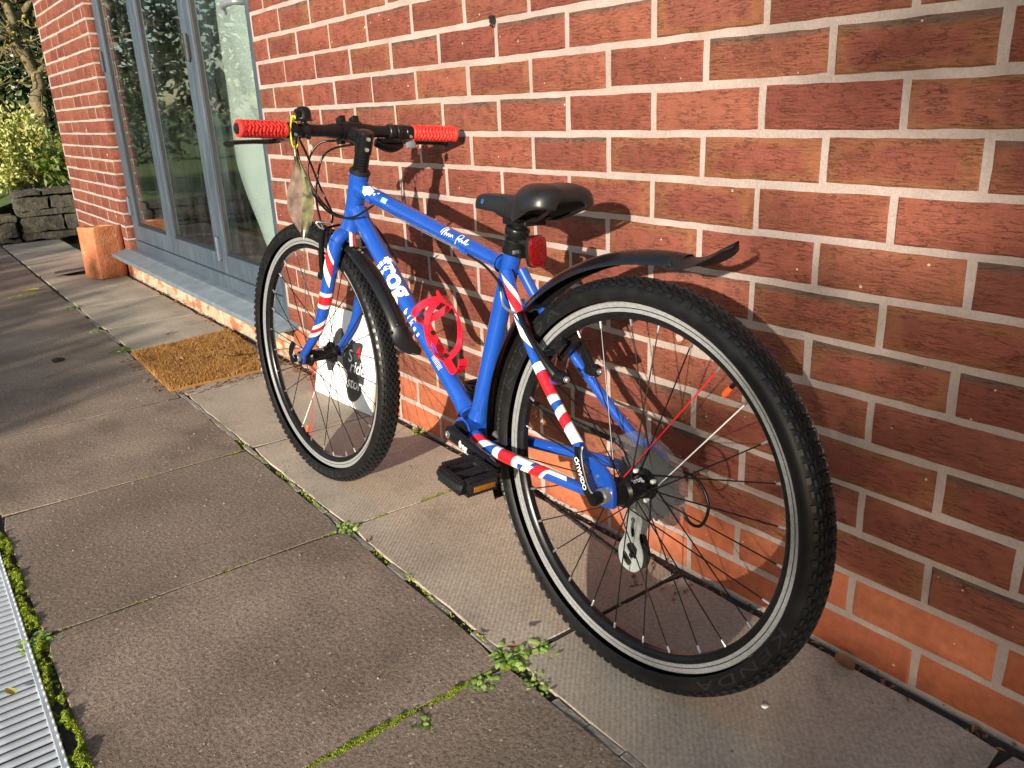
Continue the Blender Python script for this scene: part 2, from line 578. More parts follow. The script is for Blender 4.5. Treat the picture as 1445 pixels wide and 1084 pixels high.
M['dry'] = mat_leaf('dry_leaf', [(0.16, 0.075, 0.03), (0.26, 0.14, 0.06), (0.09, 0.045, 0.025)], 0.7, 0.15)
M['dry_yellow'] = mat_leaf('fallen_yellow_leaf', [(0.45, 0.40, 0.07), (0.48, 0.42, 0.10)], 0.6, 0.2)
M['bark'] = mat_soil('bark', (0.075, 0.055, 0.030), (0.23, 0.19, 0.10), 34)
M['straw'] = mat_soil('straw', (0.22, 0.16, 0.08), (0.36, 0.27, 0.14), 120)


def mat_stone():
    m, nt, b, ln = new_mat('rough_stone')
    geo = nt.nodes.new('ShaderNodeNewGeometry')
    oi = nt.nodes.new('ShaderNodeObjectInfo')
    n = noise_(nt, 22, geo.outputs['Position'], 7, 0.7)
    c = ramp(nt, n, [(0.28, (0.022, 0.020, 0.015)), (0.5, (0.066, 0.059, 0.043)), (0.75, (0.17, 0.155, 0.11))])
    c = mixc(nt, math_(nt, 'MULTIPLY', oi.outputs['Random'], 0.4), c, (0.09, 0.085, 0.06))
    ln(c, b.inputs['Base Color'])
    b.inputs['Roughness'].default_value = 0.92
    bump(nt, n, b, 1.0, 0.04)
    return m


M['stone'] = mat_stone()


def mat_terracotta():
    m, nt, b, ln = new_mat('terracotta')
    n = noise_(nt, 11, None, 6, 0.65)
    n2 = noise_(nt, 90, None, 4)
    c = ramp(nt, n, [(0.25, (0.30, 0.085, 0.034)), (0.5, (0.42, 0.145, 0.058)), (0.72, (0.46, 0.20, 0.10)), (0.85, (0.38, 0.24, 0.16))])
    c = mixc(nt, ramp(nt, n2, [(0.56, (0, 0, 0)), (0.70, (0.75,) * 3)]), c, (0.20, 0.06, 0.03))
    n3 = noise_(nt, 26, None, 5, 0.7)
    c = mixc(nt, ramp(nt, n3, [(0.58, (0, 0, 0)), (0.70, (0.55,) * 3)]), c, (0.50, 0.36, 0.26))
    ln(c, b.inputs['Base Color'])
    b.inputs['Roughness'].default_value = 0.85
    bump(nt, math_(nt, 'ADD', n2, n3), b, 0.7, 0.006)
    return m


M['terracotta'] = mat_terracotta()
M['slate'] = simple('slate', (0.085, 0.060, 0.065), 0.6, 0, 0.3, 25, 0, 0.4)


def mat_frame():
    m, nt, b, ln = new_mat('grey_powder_coat')
    geo = nt.nodes.new('ShaderNodeNewGeometry')
    n = noise_(nt, 9, geo.outputs['Position'], 5, 0.65, (6, 6, 0.7))
    n2 = noise_(nt, 4, geo.outputs['Position'], 4)
    c = ramp(nt, n2, [(0.3, (0.038, 0.056, 0.076)), (0.7, (0.056, 0.078, 0.102))])
    c = mixc(nt, ramp(nt, n, [(0.5, (0, 0, 0)), (0.8, (0.40,) * 3)]), c, (0.16, 0.185, 0.205))
    ln(c, b.inputs['Base Color'])
    ln(ramp(nt, n, [(0.3, (0.40,) * 3), (0.7, (0.62,) * 3)]), b.inputs['Roughness'])
    return m


M['frame'] = mat_frame()
M['gasket'] = simple('rubber_gasket', (0.012, 0.013, 0.015), 0.6)
M['handle_grey'] = simple('handle_grey', (0.26, 0.28, 0.30), 0.4, 0.4)


def mat_glass():
    m, nt, b, ln = new_mat('door_glass')
    nt.nodes.remove(b)
    lw = nt.nodes.new('ShaderNodeLayerWeight')
    lw.inputs[0].default_value = 0.5
    f = math_(nt, 'ADD', math_(nt, 'MULTIPLY', math_(nt, 'POWER', lw.outputs['Facing'], 3.2), 0.92), 0.05, True)
    gl = nt.nodes.new('ShaderNodeBsdfGlossy')
    gl.inputs['Roughness'].default_value = 0.006
    gl.inputs[0].default_value = (0.95, 0.97, 0.97, 1)
    geo = nt.nodes.new('ShaderNodeNewGeometry')
    wob = noise_(nt, 2.2, geo.outputs['Position'], 2)
    bp = nt.nodes.new('ShaderNodeBump')
    bp.inputs['Strength'].default_value = 0.05
    bp.inputs['Distance'].default_value = 0.02
    ln(wob, bp.inputs['Height'])
    ln(bp.outputs[0], gl.inputs['Normal'])
    tr = nt.nodes.new('ShaderNodeBsdfTransparent')
    tr.inputs[0].default_value = (0.86, 0.90, 0.89, 1)
    mx = nt.nodes.new('ShaderNodeMixShader')
    ln(f, mx.inputs[0]); ln(tr.outputs[0], mx.inputs[1]); ln(gl.outputs[0], mx.inputs[2])
    df = nt.nodes.new('ShaderNodeBsdfDiffuse')
    df.inputs[0].default_value = (0.45, 0.46, 0.44, 1)
    dirt = ramp(nt, noise_(nt, 7, geo.outputs['Position'], 6, 0.7, (2.5, 1, 0.8)), [(0.45, (0.002,) * 3), (0.85, (0.05,) * 3)])
    m2 = nt.nodes.new('ShaderNodeMixShader')
    ln(dirt, m2.inputs[0]); ln(mx.outputs[0], m2.inputs[1]); ln(df.outputs[0], m2.inputs[2])
    ln(m2.outputs[0], nt.nodes['Material Output'].inputs[0])
    return m


M['glass'] = mat_glass()
M['sill'] = simple('sill_grey', (0.135, 0.165, 0.19), 0.5, 0, 0.2, 14)
M['sheet'] = simple('dust_sheet', (0.56, 0.60, 0.57), 0.7, 0, 0.06, 5)
M['plaster'] = simple('interior_plaster', (0.20, 0.19, 0.18), 0.9, 0, 0.1, 3)
M['wood_floor'] = simple('interior_floor', (0.16, 0.10, 0.06), 0.5, 0, 0.3, 4)
M['wood'] = simple('orange_wood', (0.40, 0.17, 0.05), 0.5, 0, 0.25, 8)
M['white_wood'] = simple('white_paint', (0.60, 0.60, 0.58), 0.5)


def mat_coir():
    m, nt, b, ln = new_mat('coir')
    geo = nt.nodes.new('ShaderNodeNewGeometry')
    c = ramp(nt, geo.outputs['Random Per Island'], [(0, (0.17, 0.075, 0.018)), (0.5, (0.32, 0.155, 0.038)), (1, (0.44, 0.24, 0.075))])
    n = noise_(nt, 7, geo.outputs['Position'], 4)
    c = mixc(nt, ramp(nt, n, [(0.5, (0, 0, 0)), (0.75, (0.5,) * 3)]), c, (0.13, 0.055, 0.018))
    ln(c, b.inputs['Base Color'])
    b.inputs['Roughness'].default_value = 0.9
    return m


M['coir'] = mat_coir()
M['galv'] = simple('galvanised_steel', (0.56, 0.60, 0.62), 0.5, 0.55, 0.16, 22)
M['galv_dark'] = simple('drain_channel_dark', (0.05, 0.05, 0.048), 0.8)
M['board_white'] = simple('white_board', (0.80, 0.80, 0.78), 0.4, 0, 0.04, 12)
M['plywood'] = simple('plywood_edge', (0.52, 0.36, 0.16), 0.7)
M['print_black'] = simple('print_black', (0.028, 0.028, 0.028), 0.5)
M['print_green'] = simple('print_green', (0.16, 0.42, 0.05), 0.5)
M['clip'] = simple('cable_clip', (0.014, 0.014, 0.014), 0.45)


def mat_tag():
    m, nt, b, ln = new_mat('printed_tag_card')
    n = noise_(nt, 34, None, 3, 0.5)
    n2 = noise_(nt, 26, None, 3)
    c = ramp(nt, n, [(0.30, (0.09, 0.09, 0.05)), (0.42, (0.16, 0.16, 0.08)), (0.55, (0.24, 0.23, 0.12)), (0.7, (0.15, 0.15, 0.08))])
    c = mixc(nt, ramp(nt, n2, [(0.55, (0, 0, 0)), (0.60, (0.85,) * 3)]), c, (0.07, 0.06, 0.04))
    ln(c, b.inputs['Base Color'])
    b.inputs['Roughness'].default_value = 0.22
    b.inputs['Coat Weight'].default_value = 0.4
    return m


M['tag'] = mat_tag()
M['tag_brown'] = simple('printed_tag_back', (0.15, 0.105, 0.082), 0.3, 0, 0.6, 36, 0.3)


def text2d(body, size, offset=0.0, shear=0.0, spacing=1.0):
    cu = bpy.data.curves.new('t', 'FONT')
    cu.body = body; cu.size = size; cu.offset = offset; cu.shear = shear; cu.space_character = spacing
    cu.resolution_u = 4
    ob = bpy.data.objects.new('t', cu)
    COL.objects.link(ob)
    dg = bpy.context.evaluated_depsgraph_get()
    me = bpy.data.meshes.new_from_object(ob.evaluated_get(dg))
    bpy.data.objects.remove(ob)
    bpy.data.curves.remove(cu)
    bm = bmesh.new()
    bm.from_mesh(me)
    bpy.data.meshes.remove(me)
    bmesh.ops.remove_doubles(bm, verts=bm.verts, dist=1e-6)
    bmesh.ops.triangulate(bm, faces=bm.faces)
    return bm


def bm_sub(bm, maxlen, passes=4):
    for _ in range(passes):
        es = [e for e in bm.edges if e.calc_length() > maxlen]
        if not es: break
        bmesh.ops.subdivide_edges(bm, edges=es, cuts=1)
        bmesh.ops.triangulate(bm, faces=bm.faces)


def bm_lists(bm):
    bm.verts.index_update()
    vs = [v.co.copy() for v in bm.verts]
    fs = [[v.index for v in f.verts] for f in bm.faces]
    return vs, fs


# ================================================================== SETTING
def in_view(p):
    d = CAM_ROT.transposed() @ (V(p) - CAM_LOC)
    if d.z > -0.05: return None
    return (722.5 + 1150 * d.x / -d.z, 542 - 1150 * d.y / -d.z, -d.z)


gm = MB()
gm.add([(-60, -60, -0.06), (40, -60, -0.06), (40, 60, -0.06), (-60, 60, -0.06)], [(0, 1, 2, 3)])
tag(gm.build('ground', M['lawn'], smooth=0), kind='structure')

# patio: bedding sheet with slabs as children
pm = MB()
pm.box((-2.9, -0.535, -0.0290), (8.6, 1.06, 0.05))
patio = tag(pm.build('patio', M['soil'], smooth=0), kind='structure')
pt = MB()     # worn cement pointing strip along the long joint
for i in range(60):
    x0 = -4.2 + i * 0.075
    if -0.45 < x0 < -0.25 or random.random() < 0.12: continue
    pt.box((x0 + 0.037, -0.4385 + random.uniform(-.0015, .0015), -0.0048 + random.uniform(-.0012, .0010)), (0.074, 0.0150, 0.010), rot=Matrix.Rotation(random.uniform(-.04, .04), 3, 'Y'))
pt.build('pointing', M['pointing'], patio, bevel=0.002, seg=1)


def slab_mesh(sx, sy, mat, seed):
    rn = random.Random(seed)
    mb = MB()
    n = 9
    loop = []
    for (ax, ay, bx, by) in ((-1, -1, 1, -1), (1, -1, 1, 1), (1, 1, -1, 1), (-1, 1, -1, -1)):
        for i in range(n):
            t = i / n
            j = rn.uniform(-.0016, .0016)
            if i == 0: j = -0.004
            x = (ax + (bx - ax) * t) * (sx / 2 + (j if ax == bx else 0) + (-.003 if i == 0 else 0))
            y = (ay + (by - ay) * t) * (sy / 2 + (j if ay == by else 0) + (-.003 if i == 0 else 0))
            loop.append((x, y))
    k = len(loop)
    vs = [(x, y, -0.03) for x, y in loop] + [(x, y, -0.0022) for x, y in loop] + [(x * (1 - .0018 / sx * 2), y * (1 - .0018 / sy * 2), 0) for x, y in loop]
    fs = [tuple(range(2 * k, 3 * k))]
    for i in range(k):
        j = (i + 1) % k
        fs += [(i, j, k + j, k + i), (k + i, k + j, 2 * k + j, 2 * k + i)]
    mb.add(vs, fs)
    return mb.mesh('paving_slab', mat, 25)


def joint_soil(xj, ya, yb, w):
    jb = MB()
    n_ = 14
    for q in range(n_):
        y0_ = ya + (yb - ya) * q / n_
        jb.box((xj + random.uniform(-.0006, .0006), y0_ + (yb - ya) / n_ / 2, -0.0055 + random.uniform(-.0006, .0004)), (w + random.uniform(-.001, .0016), (yb - ya) / n_ * 0.999, 0.010))
    jb.build('joint_soil', M['soil'], patio, smooth=0)


JX = [0.868, 0.262] + [-0.342 - 0.604 * k for k in range(0, 12)]
for xj in JX[2:11]:
    joint_soil(xj, -1.040, -0.450, 0.0056)
    joint_soil(xj, -0.428, -0.024, 0.0056)
idx = 0
for i in range(len(JX) - 1):
    xa, xb = JX[i + 1], JX[i]
    for (ya, yb, mt) in ((-0.430, -0.022, 'slab_smooth'), (-1.043, -0.446, 'slab_rough')):
        idx += 1
        g = 0.0045
        if i == 1 and mt == 'slab_smooth': g = 0.012
        me = slab_mesh(xb - xa - g, yb - ya, M[mt], idx)
        if i == 2 and mt == 'slab_rough': pass
        o = link_mesh('paving_slab', me, patio, ((xa + xb) / 2, (ya + yb) / 2, random.uniform(-.0004, .0014)))
        o.rotation_euler = (random.uniform(-.0012, .0012), random.uniform(-.0012, .0012), random.uniform(-.003, .003))

# paved strip beyond the house end towards the stone wall, soil bank behind
bank = MB()
nx, ny = 26, 30
vs = []
for i in range(nx + 1):
    for j in range(ny + 1):
        x = -7.28 - 14 * (i / nx) ** 1.5
        y = -9 + 14 * j / ny
        h = (0.34 if y > -0.30 else 0.17) + 0.05 * noise.noise(V((x * 1.3, y * 1.3, 0))) + 0.06 * max(0, -7.5 - x)
        vs.append((x, y, h))
fs = [(i * (ny + 1) + j, (i + 1) * (ny + 1) + j, (i + 1) * (ny + 1) + j + 1, i * (ny + 1) + j + 1) for i in range(nx) for j in range(ny)]
bank.add(vs, fs)
tag(bank.build('garden_bank', M['lawn'], smooth=60), kind='structure')
lw = MB()
lw.add([(-7.0, -9, -0.035), (3.5, -9, -0.035), (3.5, -1.25, -0.035), (-7.0, -1.25, -0.035)], [(0, 1, 2, 3)])
tag(lw.build('lawn', M['lawn'], smooth=0), kind='structure')

# ------------------------------------------------------------------ house
house = tag(empty('house', (-2.5, 0.1, 0)), 'red brick house wall with grey folding glass doors and orange brick plinth', 'house')
HP = -V((-2.5, 0.1, 0))      # children are authored in world space


def hbuild(mb, name, mat, **k):
    o = mb.build(name, mat, house, **k)
    o.location = HP
    return o


DOOR_L, DOOR_R, DOOR_T = -4.65, -2.262, 2.12
PIER_L = -6.1125
WALL_R, WALL_T = 2.6, 2.7
mo = MB()
REC = 0.0020
mo.box(((DOOR_R + WALL_R) / 2, REC + 0.05, WALL_T / 2 - 0.02), (WALL_R - DOOR_R, 0.1, WALL_T + 0.04))
mo.box(((PIER_L + DOOR_L) / 2, REC + 0.05, WALL_T / 2 - 0.02), (DOOR_L - PIER_L, 0.1, WALL_T + 0.04))
mo.box(((DOOR_L + DOOR_R) / 2, REC + 0.05, (DOOR_T + WALL_T) / 2), (DOOR_R - DOOR_L, 0.1, WALL_T - DOOR_T))
mo.box(((DOOR_L + DOOR_R) / 2, REC + 0.05, 0.065), (DOOR_R - DOOR_L, 0.1, 0.15))
hbuild(mo, 'mortar', M['mortar'], smooth=0)


def brick_geo(length, seed, depth=0.05, h=0.0636):
    rn = random.Random(seed)
    n = max(2, int(length / 0.027))
    out = []
    for i in range(n): out.append((-length / 2 + length * i / n, -h / 2))
    out.append((length / 2, -h / 2)); out.append((length / 2, 0))
    for i in range(n): out.append((length / 2 - length * i / n, h / 2))
    out.append((-length / 2, h / 2)); out.append((-length / 2, 0))
    out = [(x + rn.uniform(-.0010, .0010), z + rn.uniform(-.0008, .0008)) for x, z in out]
    k = len(out)
    bv = 0.0026
    vs = [(x, depth, z) for x, z in out] + [(x, 0.0022, z) for x, z in out] + [(x - math.copysign(min(bv, abs(x)), x), rn.uniform(-.0004, .0006), z - math.copysign(min(bv, abs(z)), z)) for x, z in out]
    fs = [tuple(range(2 * k, 3 * k))]
    for i in range(k):
        j = (i + 1) % k
        fs += [(i, j, k + j, k + i), (k + i, k + j, 2 * k + j, 2 * k + i)]
    return vs, fs


def brick_mesh(length, seed, mat):
    vs, fs = brick_geo(length, seed)
    mb = MB()
    mb.add(vs, fs)
    mb.fuv = [((v[0] / length + 0.5), v[2] / 0.0645 + 0.5, 0.0) for v in vs]
    return mb.mesh('brick', mat, 40)


bcache = {}


def get_brick(length, mk):
    key = (round(length, 3), mk, random.randrange(4) if length > 0.2 else random.randrange(2))
    if key not in bcache: bcache[key] = brick_mesh(length, len(bcache) * 7 + 3, M[mk])
    return bcache[key]


bricks = []       # (x center, z center, length, material)
for n in range(0, 36):
    z = n * 0.075 + 0.0355
    off = 0.1125 if n % 2 == 0 else 0.0
    def run(xa, xb):
        j0 = math.floor((xa - off) / 0.225)
        x = off + j0 * 0.225
        while x < xb:
            a, b_ = max(x + 0.0058, xa), min(x + 0.2192, xb)
            if b_ - a > 0.035:
                bricks.append(((a + b_) / 2, z, b_ - a, 'brick_orange' if n < 2 else 'brick'))
            x += 0.225
    run(DOOR_R, WALL_R)
    run(PIER_L, DOOR_L)
    if z > DOOR_T: run(DOOR_L + 0.01, DOOR_R - 0.01)
    elif n < 2:
        k0 = len(bricks)
        run(DOOR_L + 0.01, DOOR_R - 0.01)
        bricks[k0:] = [(a, b_, c, 'painted') for a, b_, c, d in bricks[k0:]]


def brick_score(b):
    q = in_view((b[0], 0, b[1]))
    if q is None or not (-60 < q[0] < 1505 and -40 < q[1] < 1124): return 0
    return b[2] * 1150 / q[2] * abs((CAM_LOC.y) / (V((b[0], 0, b[1])) - CAM_LOC).length)


bricks.sort(key=brick_score, reverse=True)
rest = MB()
rest.fuv = []
rest_mats = ['brick', 'brick_orange', 'painted']
cnt = 0
for k, (x, z, ln_, mk) in enumerate(bricks):
    jit = V((random.uniform(-.0012, .0012), random.uniform(-.0012, .0012), random.uniform(-.0012, .0012)))
    if mk == 'painted': jit.y -= 0.004
    if cnt < 298 and brick_score((x, z, ln_, mk)) > 0:
        cnt += 1
        o = link_mesh('brick', get_brick(ln_, mk), house, V((x, 0, z)) + HP + jit)
        o.rotation_euler = (random.uniform(-.004, .004), random.uniform(-.005, .005), random.uniform(-.004, .004))
    else:
        vs, fs = brick_geo(ln_, k)
        rr = random.random()
        rest.fuv += [((v[0] / ln_ + 0.5), v[2] / 0.0645 + 0.5, rr) for v in vs]
        rest.add([V(v) + V((x, 0, z)) + jit for v in vs], fs, rest_mats.index(mk))
ro = hbuild(rest, 'brickwork', [M[k] for k in rest_mats], smooth=40)
ro['kind'] = 'stuff'
# brick return of the pier towards the doors (the reveal), each course a header
for n in range(0, 22):
    z = n * 0.075 + 0.0355
    me = get_brick(0.044, 'brick')
    o = link_mesh('brick', me, house, V((DOOR_L + 0.004, 0.0265, z)) + HP)
    o.rotation_euler = (0, 0, R(90))

# doors -------------------------------------------------------------
FY = 0.045           # outer face of the frame
fr = MB()
x0, x1 = DOOR_L + 0.002, DOOR_R - 0.002
fr.box((x0 + 0.028, FY + 0.035, (0.158 + DOOR_T) / 2), (0.056, 0.07, DOOR_T - 0.158))
fr.box((x1 - 0.022, FY + 0.005, (0.158 + DOOR_T) / 2), (0.044, 0.09, DOOR_T - 0.158))
fr.box(((x0 + x1) / 2, FY + 0.035, DOOR_T - 0.03), (x1 - x0 - 0.102, 0.07, 0.06))
fr.box(((x0 + x1) / 2, FY + 0.030, 0.190), (x1 - x0 - 0.102, 0.075, 0.062))
hbuild(fr, 'door_frame', M['frame'], bevel=0.003)
si = MB()
si.prism([(0.0, 0.165), (-0.012, 0.158), (-0.085, 0.146), (-0.085, 0.124), (-0.079, 0.124), (-0.079, 0.140), (0.08, 0.140), (0.08, 0.170)], -4.735, -2.185, (0, 1, 0), (0, 0, 1), (1, 0, 0))
hbuild(si, 'door_sill', M['sill'], bevel=0.002)
lx = [x0 + 0.05, -3.858, -3.078, x1 - 0.042]
for k in range(3):
    a, b_ = lx[k] + 0.004, lx[k + 1] - 0.004
    st, zb, zt = 0.064, 0.226, DOOR_T - 0.065
    lf = MB()
    yb = FY - 0.004
    lf.box((a + st / 2, yb + 0.033, (zb + zt) / 2), (st, 0.066, zt - zb))
    lf.box((b_ - st / 2, yb + 0.033, (zb + zt) / 2), (st, 0.066, zt - zb))
    lf.box(((a + b_) / 2, yb + 0.033, zb + 0.043), (b_ - a - 2 * st - 0.0004, 0.066, 0.086))
    lf.box(((a + b_) / 2, yb + 0.033, zt - 0.043), (b_ - a - 2 * st - 0.0004, 0.066, 0.086))
    leaf = hbuild(lf, 'door_leaf', M['frame'], bevel=0.004)
    gk = MB()
    ga, gb, gz, gt = a + st, b_ - st, zb + 0.086, zt - 0.086
    for (c, d) in (((ga + 0.005, yb + 0.020, (gz + gt) / 2), (0.010, 0.026, gt - gz)), ((gb - 0.005, yb + 0.020, (gz + gt) / 2), (0.010, 0.026, gt - gz)),
                   (((ga + gb) / 2, yb + 0.020, gz + 0.006), (gb - ga - 0.0202, 0.026, 0.012)), (((ga + gb) / 2, yb + 0.020, gt - 0.006), (gb - ga - 0.0202, 0.026, 0.012))):
        gk.box(c, d)
    gk.build('gasket', M['gasket'], leaf, bevel=0.002, seg=1)
    pn = MB()
    pn.box(((ga + gb) / 2, yb + 0.020, (gz + gt) / 2), (gb - ga - 0.012, 0.006, gt - gz - 0.012))
    pn.build('pane', M['glass'], leaf, smooth=0)
    hx = [(a - 0.003, 0.42), (a - 0.003, 1.20), (a - 0.003, 1.85)] if k == 0 else ([(b_ + 0.004, 0.335), (b_ + 0.004, 1.16), (b_ + 0.004, 1.85)] if k == 1 else [])
    for hxx, hz in hx:
        hb = MB()
        hb.lathe([(-0.052, 0.0105), (-0.052, 0.012), (-0.001, 0.012), (-0.001, 0.0095), (0.001, 0.0095), (0.001, 0.012), (0.052, 0.012), (0.052, 0.0105)], (hxx, yb - 0.006, hz), (0, 0, 1), 12)
        hb.box((hxx, yb - 0.002, hz), (0.05, 0.006, 0.09))
        hb.build('hinge', M['gasket'] if hz > 0.5 else M['frame'], leaf, bevel=0)
    if k == 2:
        hd = MB()
        hx_ = b_ - st * 0.42
        hd.lathe([(0, 0.006), (0.002, 0.02), (0.012, 0.02), (0.014, 0.006)], (hx_, yb, 1.24), (0, -1, 0), 16)
        hd.box((hx_, yb - 0.006, 1.235), (0.034, 0.012, 0.09))
        hd.tube(catmull([(hx_, yb - 0.01, 1.245), (hx_, yb - 0.05, 1.247), (hx_ - 0.02, yb - 0.058, 1.247), (hx_ - 0.08, yb - 0.058, 1.247), (hx_ - 0.125, yb - 0.054, 1.243), (hx_ - 0.135, yb - 0.048, 1.22)], 6), 0.0105, 10)
        hd.build('handle', M['handle_grey'], leaf, bevel=0)
        lk = MB()
        pl = [(0.016 * math.cos(t) if True else 0, (0.032 if math.sin(t) > 0 else -0.032) + 0.016 * math.sin(t)) for t in [2 * math.pi * (i + .5) / 20 for i in range(20)]]
        lk.prism(pl, 0, 0.009, (1, 0, 0), (0, 0, 1), (0, -1, 0), (hx_ + 0.004, yb, 1.13))
        lk.lathe([(0.009, 0.008), (0.0105, 0.008)], (hx_ + 0.004, yb, 1.145), (0, -1, 0), 12, 1)
        lk.build('lock_plate', [M['handle_grey'], M['black']], leaf, bevel=0)

# room behind the glass
rm = MB()
rm.add([(-6.0, 0.13, 0.15), (2, 0.13, 0.15), (2, 4.2, 0.15), (-6.0, 4.2, 0.15)], [(0, 1, 2, 3)])
hbuild(rm, 'interior_floor', M['wood_floor'], smooth=0)
rm = MB()
rm.add([(-6.0, 4.2, 0.15), (2, 4.2, 0.15), (2, 4.2, 2.5), (-6.0, 4.2, 2.5), (-6.0, 0.13, 0.15), (-6.0, 0.13, 2.5), (2, 0.13, 0.15), (2, 0.13, 2.5)],
       [(0, 1, 2, 3), (4, 0, 3, 5), (1, 6, 7, 2), (3, 2, 7, 5)])
hbuild(rm, 'interior_wall', M['plaster'], smooth=0)
# flat roof slab that closes the house
rm = MB()
rm.box((-1.75, 2.2, 2.76), (8.9, 4.5, 0.1))
rm.box((PIER_L + 0.05, 2.2, 1.35), (0.09, 4.1, 2.7))
hbuild(rm, 'roof_slab', M['mortar'], smooth=0)

# pale dust sheet hung behind the right-hand pane
cs = MB()
nu, nv = 30, 46
vs, fs = [], []
for j in range(nv + 1):
    t = j / nv                      # 0 bottom .. 1 top
    z = 0.18 + 1.85 * t
    left_x = -2.62 - 0.20 * min(1, max(0, z - 0.18) / 0.12) - 0.43 * min(1, max(0, z - 0.30) / 0.85) ** 0.8 + 0.05 * max(0, z - 1.2)
    for i in range(nu + 1):
        u = i / nu
        x = left_x + (-2.33 - left_x) * u
        y = 0.165 + 0.014 * math.sin(13 * u + 3.5 * z) + 0.012 * math.sin(8 * z + 5 * u) + 0.022 * noise.noise(V((u * 2.5, z * 2.2, 1)))
        vs.append((x, y, z))
for j in range(nv):
    for i in range(nu):
        a = j * (nu + 1) + i
        fs.append((a, a + 1, a + nu + 2, a + nu + 1))
cs.add(vs, fs)
tag(cs.build('dust_sheet', M['sheet'], smooth=80), 'pale crumpled sheet hanging behind the right-hand glass door', 'sheet')
wc = empty('wooden_doorway', (-3.9, 0.75, 0.15))
tag(wc, 'orange brown wooden frame standing inside behind the glass doors', 'frame')
for (c, d, nm, mt) in (((-5.72, 0.52, 1.1), (0.10, 0.07, 1.9), 'post', 'wood'), ((-5.62, 0.95, 1.1), (0.07, 0.10, 1.9), 'post', 'wood'), ((-5.66, 0.735, 1.04), (0.06, 0.356, 0.14), 'rail', 'wood'),
                       ((-5.66, 0.64, 0.62), (0.03, 0.06, 0.70), 'slat', 'white_wood'), ((-5.66, 0.74, 0.62), (0.03, 0.06, 0.70), 'slat', 'white_wood'), ((-5.66, 0.84, 0.62), (0.03, 0.06, 0.70), 'slat', 'white_wood'), ((-5.66, 0.735, 0.22), (0.06, 0.356, 0.10), 'rail', 'wood')):
    mb = MB(); mb.box(c, d)
    o = mb.build(nm, M[mt], wc, bevel=0.004); o.location = -V((-3.9, 0.75, 0.15))

# small black cable clips nailed into the joints
for (x, z, lab) in ((-0.902, 1.052, 'small black cable clip nailed high in the mortar above the saddle'), (-0.892, 0.374, 'small black cable clip on the wall beside the blue seat tube')):
    mb = MB()
    mb.box((x, -0.004, z), (0.008, 0.012, 0.014))
    mb.lathe([(0, 0.0025), (0.004, 0.0025)], (x, -0.009, z + 0.003), (0, -1, 0), 8)
    mb.tube([(x - 0.004, -0.004, z - 0.006), (x - 0.004, -0.008, z - 0.012), (x + 0.004, -0.008, z - 0.012), (x + 0.004, -0.004, z - 0.006)], 0.002, 6)
    tag(mb.build('cable_clip', M['clip'], bevel=0), lab, 'clip', 'cable clips on the brick wall')

# ================================================================== stone wall, pot, slate, mat, drain, board
sw = tag(empty('stone_wall', (-7.15, -0.4, 0)), 'low rough grey stone retaining wall at the garden edge', 'wall')
SWL = -V((-7.15, -0.4, 0))


def rough_block(c, d, seed, amp=0.012):
    bm = bmesh.new()
    bmesh.ops.create_cube(bm, size=1)
    bmesh.ops.subdivide_edges(bm, edges=bm.edges[:], cuts=4, use_grid_fill=True)
    for v in bm.verts:
        p = V((v.co.x * d[0], v.co.y * d[1], v.co.z * d[2]))
        q = V((abs(v.co.x), abs(v.co.y), abs(v.co.z)))
        e = sum(1 for t in q if t > 0.49)
        nz = noise.noise_vector(p * 14 + V((seed * 3.1, seed, 0))) * amp
        v.co = p * (0.985 if e > 1 else 1.0) + nz + V(c)
    me = bpy.data.meshes.new('stone')
    bm.to_mesh(me)
    bm.free()
    me.materials.append(M['stone'])
    me.polygons.foreach_set('use_smooth', [True] * len(me.polygons))
    me.set_sharp_from_angle(angle=R(38))
    return me


sd = 0
def stones(rows, y0, y1):
    global sd
    z = 0.0
    for (h, w, cap) in rows:
        y = y0 - random.uniform(0, w * .4)
        while y < y1:
            sd += 1
            ww = w * random.uniform(0.75, 1.25)
            a, b_ = max(y, y0), min(y + ww, y1)
            if b_ - a > 0.05:
                link_mesh('stone', rough_block((-7.16 + (0.012 if cap else 0) + random.uniform(-.012, .012), (a + b_) / 2, z + h / 2), (0.26, b_ - a - 0.012, h - 0.010), sd, 0.02), sw, SWL)
            y += ww
        z += h
stones([(0.065, 0.5, 0), (0.125, 0.32, 0), (0.050, 0.6, 0), (0.105, 0.26, 0), (0.050, 0.3, 1)], -0.265, 1.2)
stones([(0.035, 0.5, 0), (0.125, 0.42, 0), (0.06, 0.5, 1)], -2.9, -0.28)

# terracotta chimney pot
pot = tag(empty('chimney_pot', (-4.79, -0.120, 0)), 'weathered orange terracotta chimney pot standing against the brick pier', 'pot')


def sq_ring(r_, z, n=40, p=5.0, rot=0.0):
    out = []
    for i in range(n):
        t = 2 * math.pi * i / n
        c, s_ = math.cos(t), math.sin(t)
        k = (abs(c) ** p + abs(s_) ** p) ** (-1 / p)
        q = V((c * k * r_, s_ * k * r_, z))
        q.rotate(Matrix.Rotation(rot, 3, 'Z'))
        out.append(q)
    return out


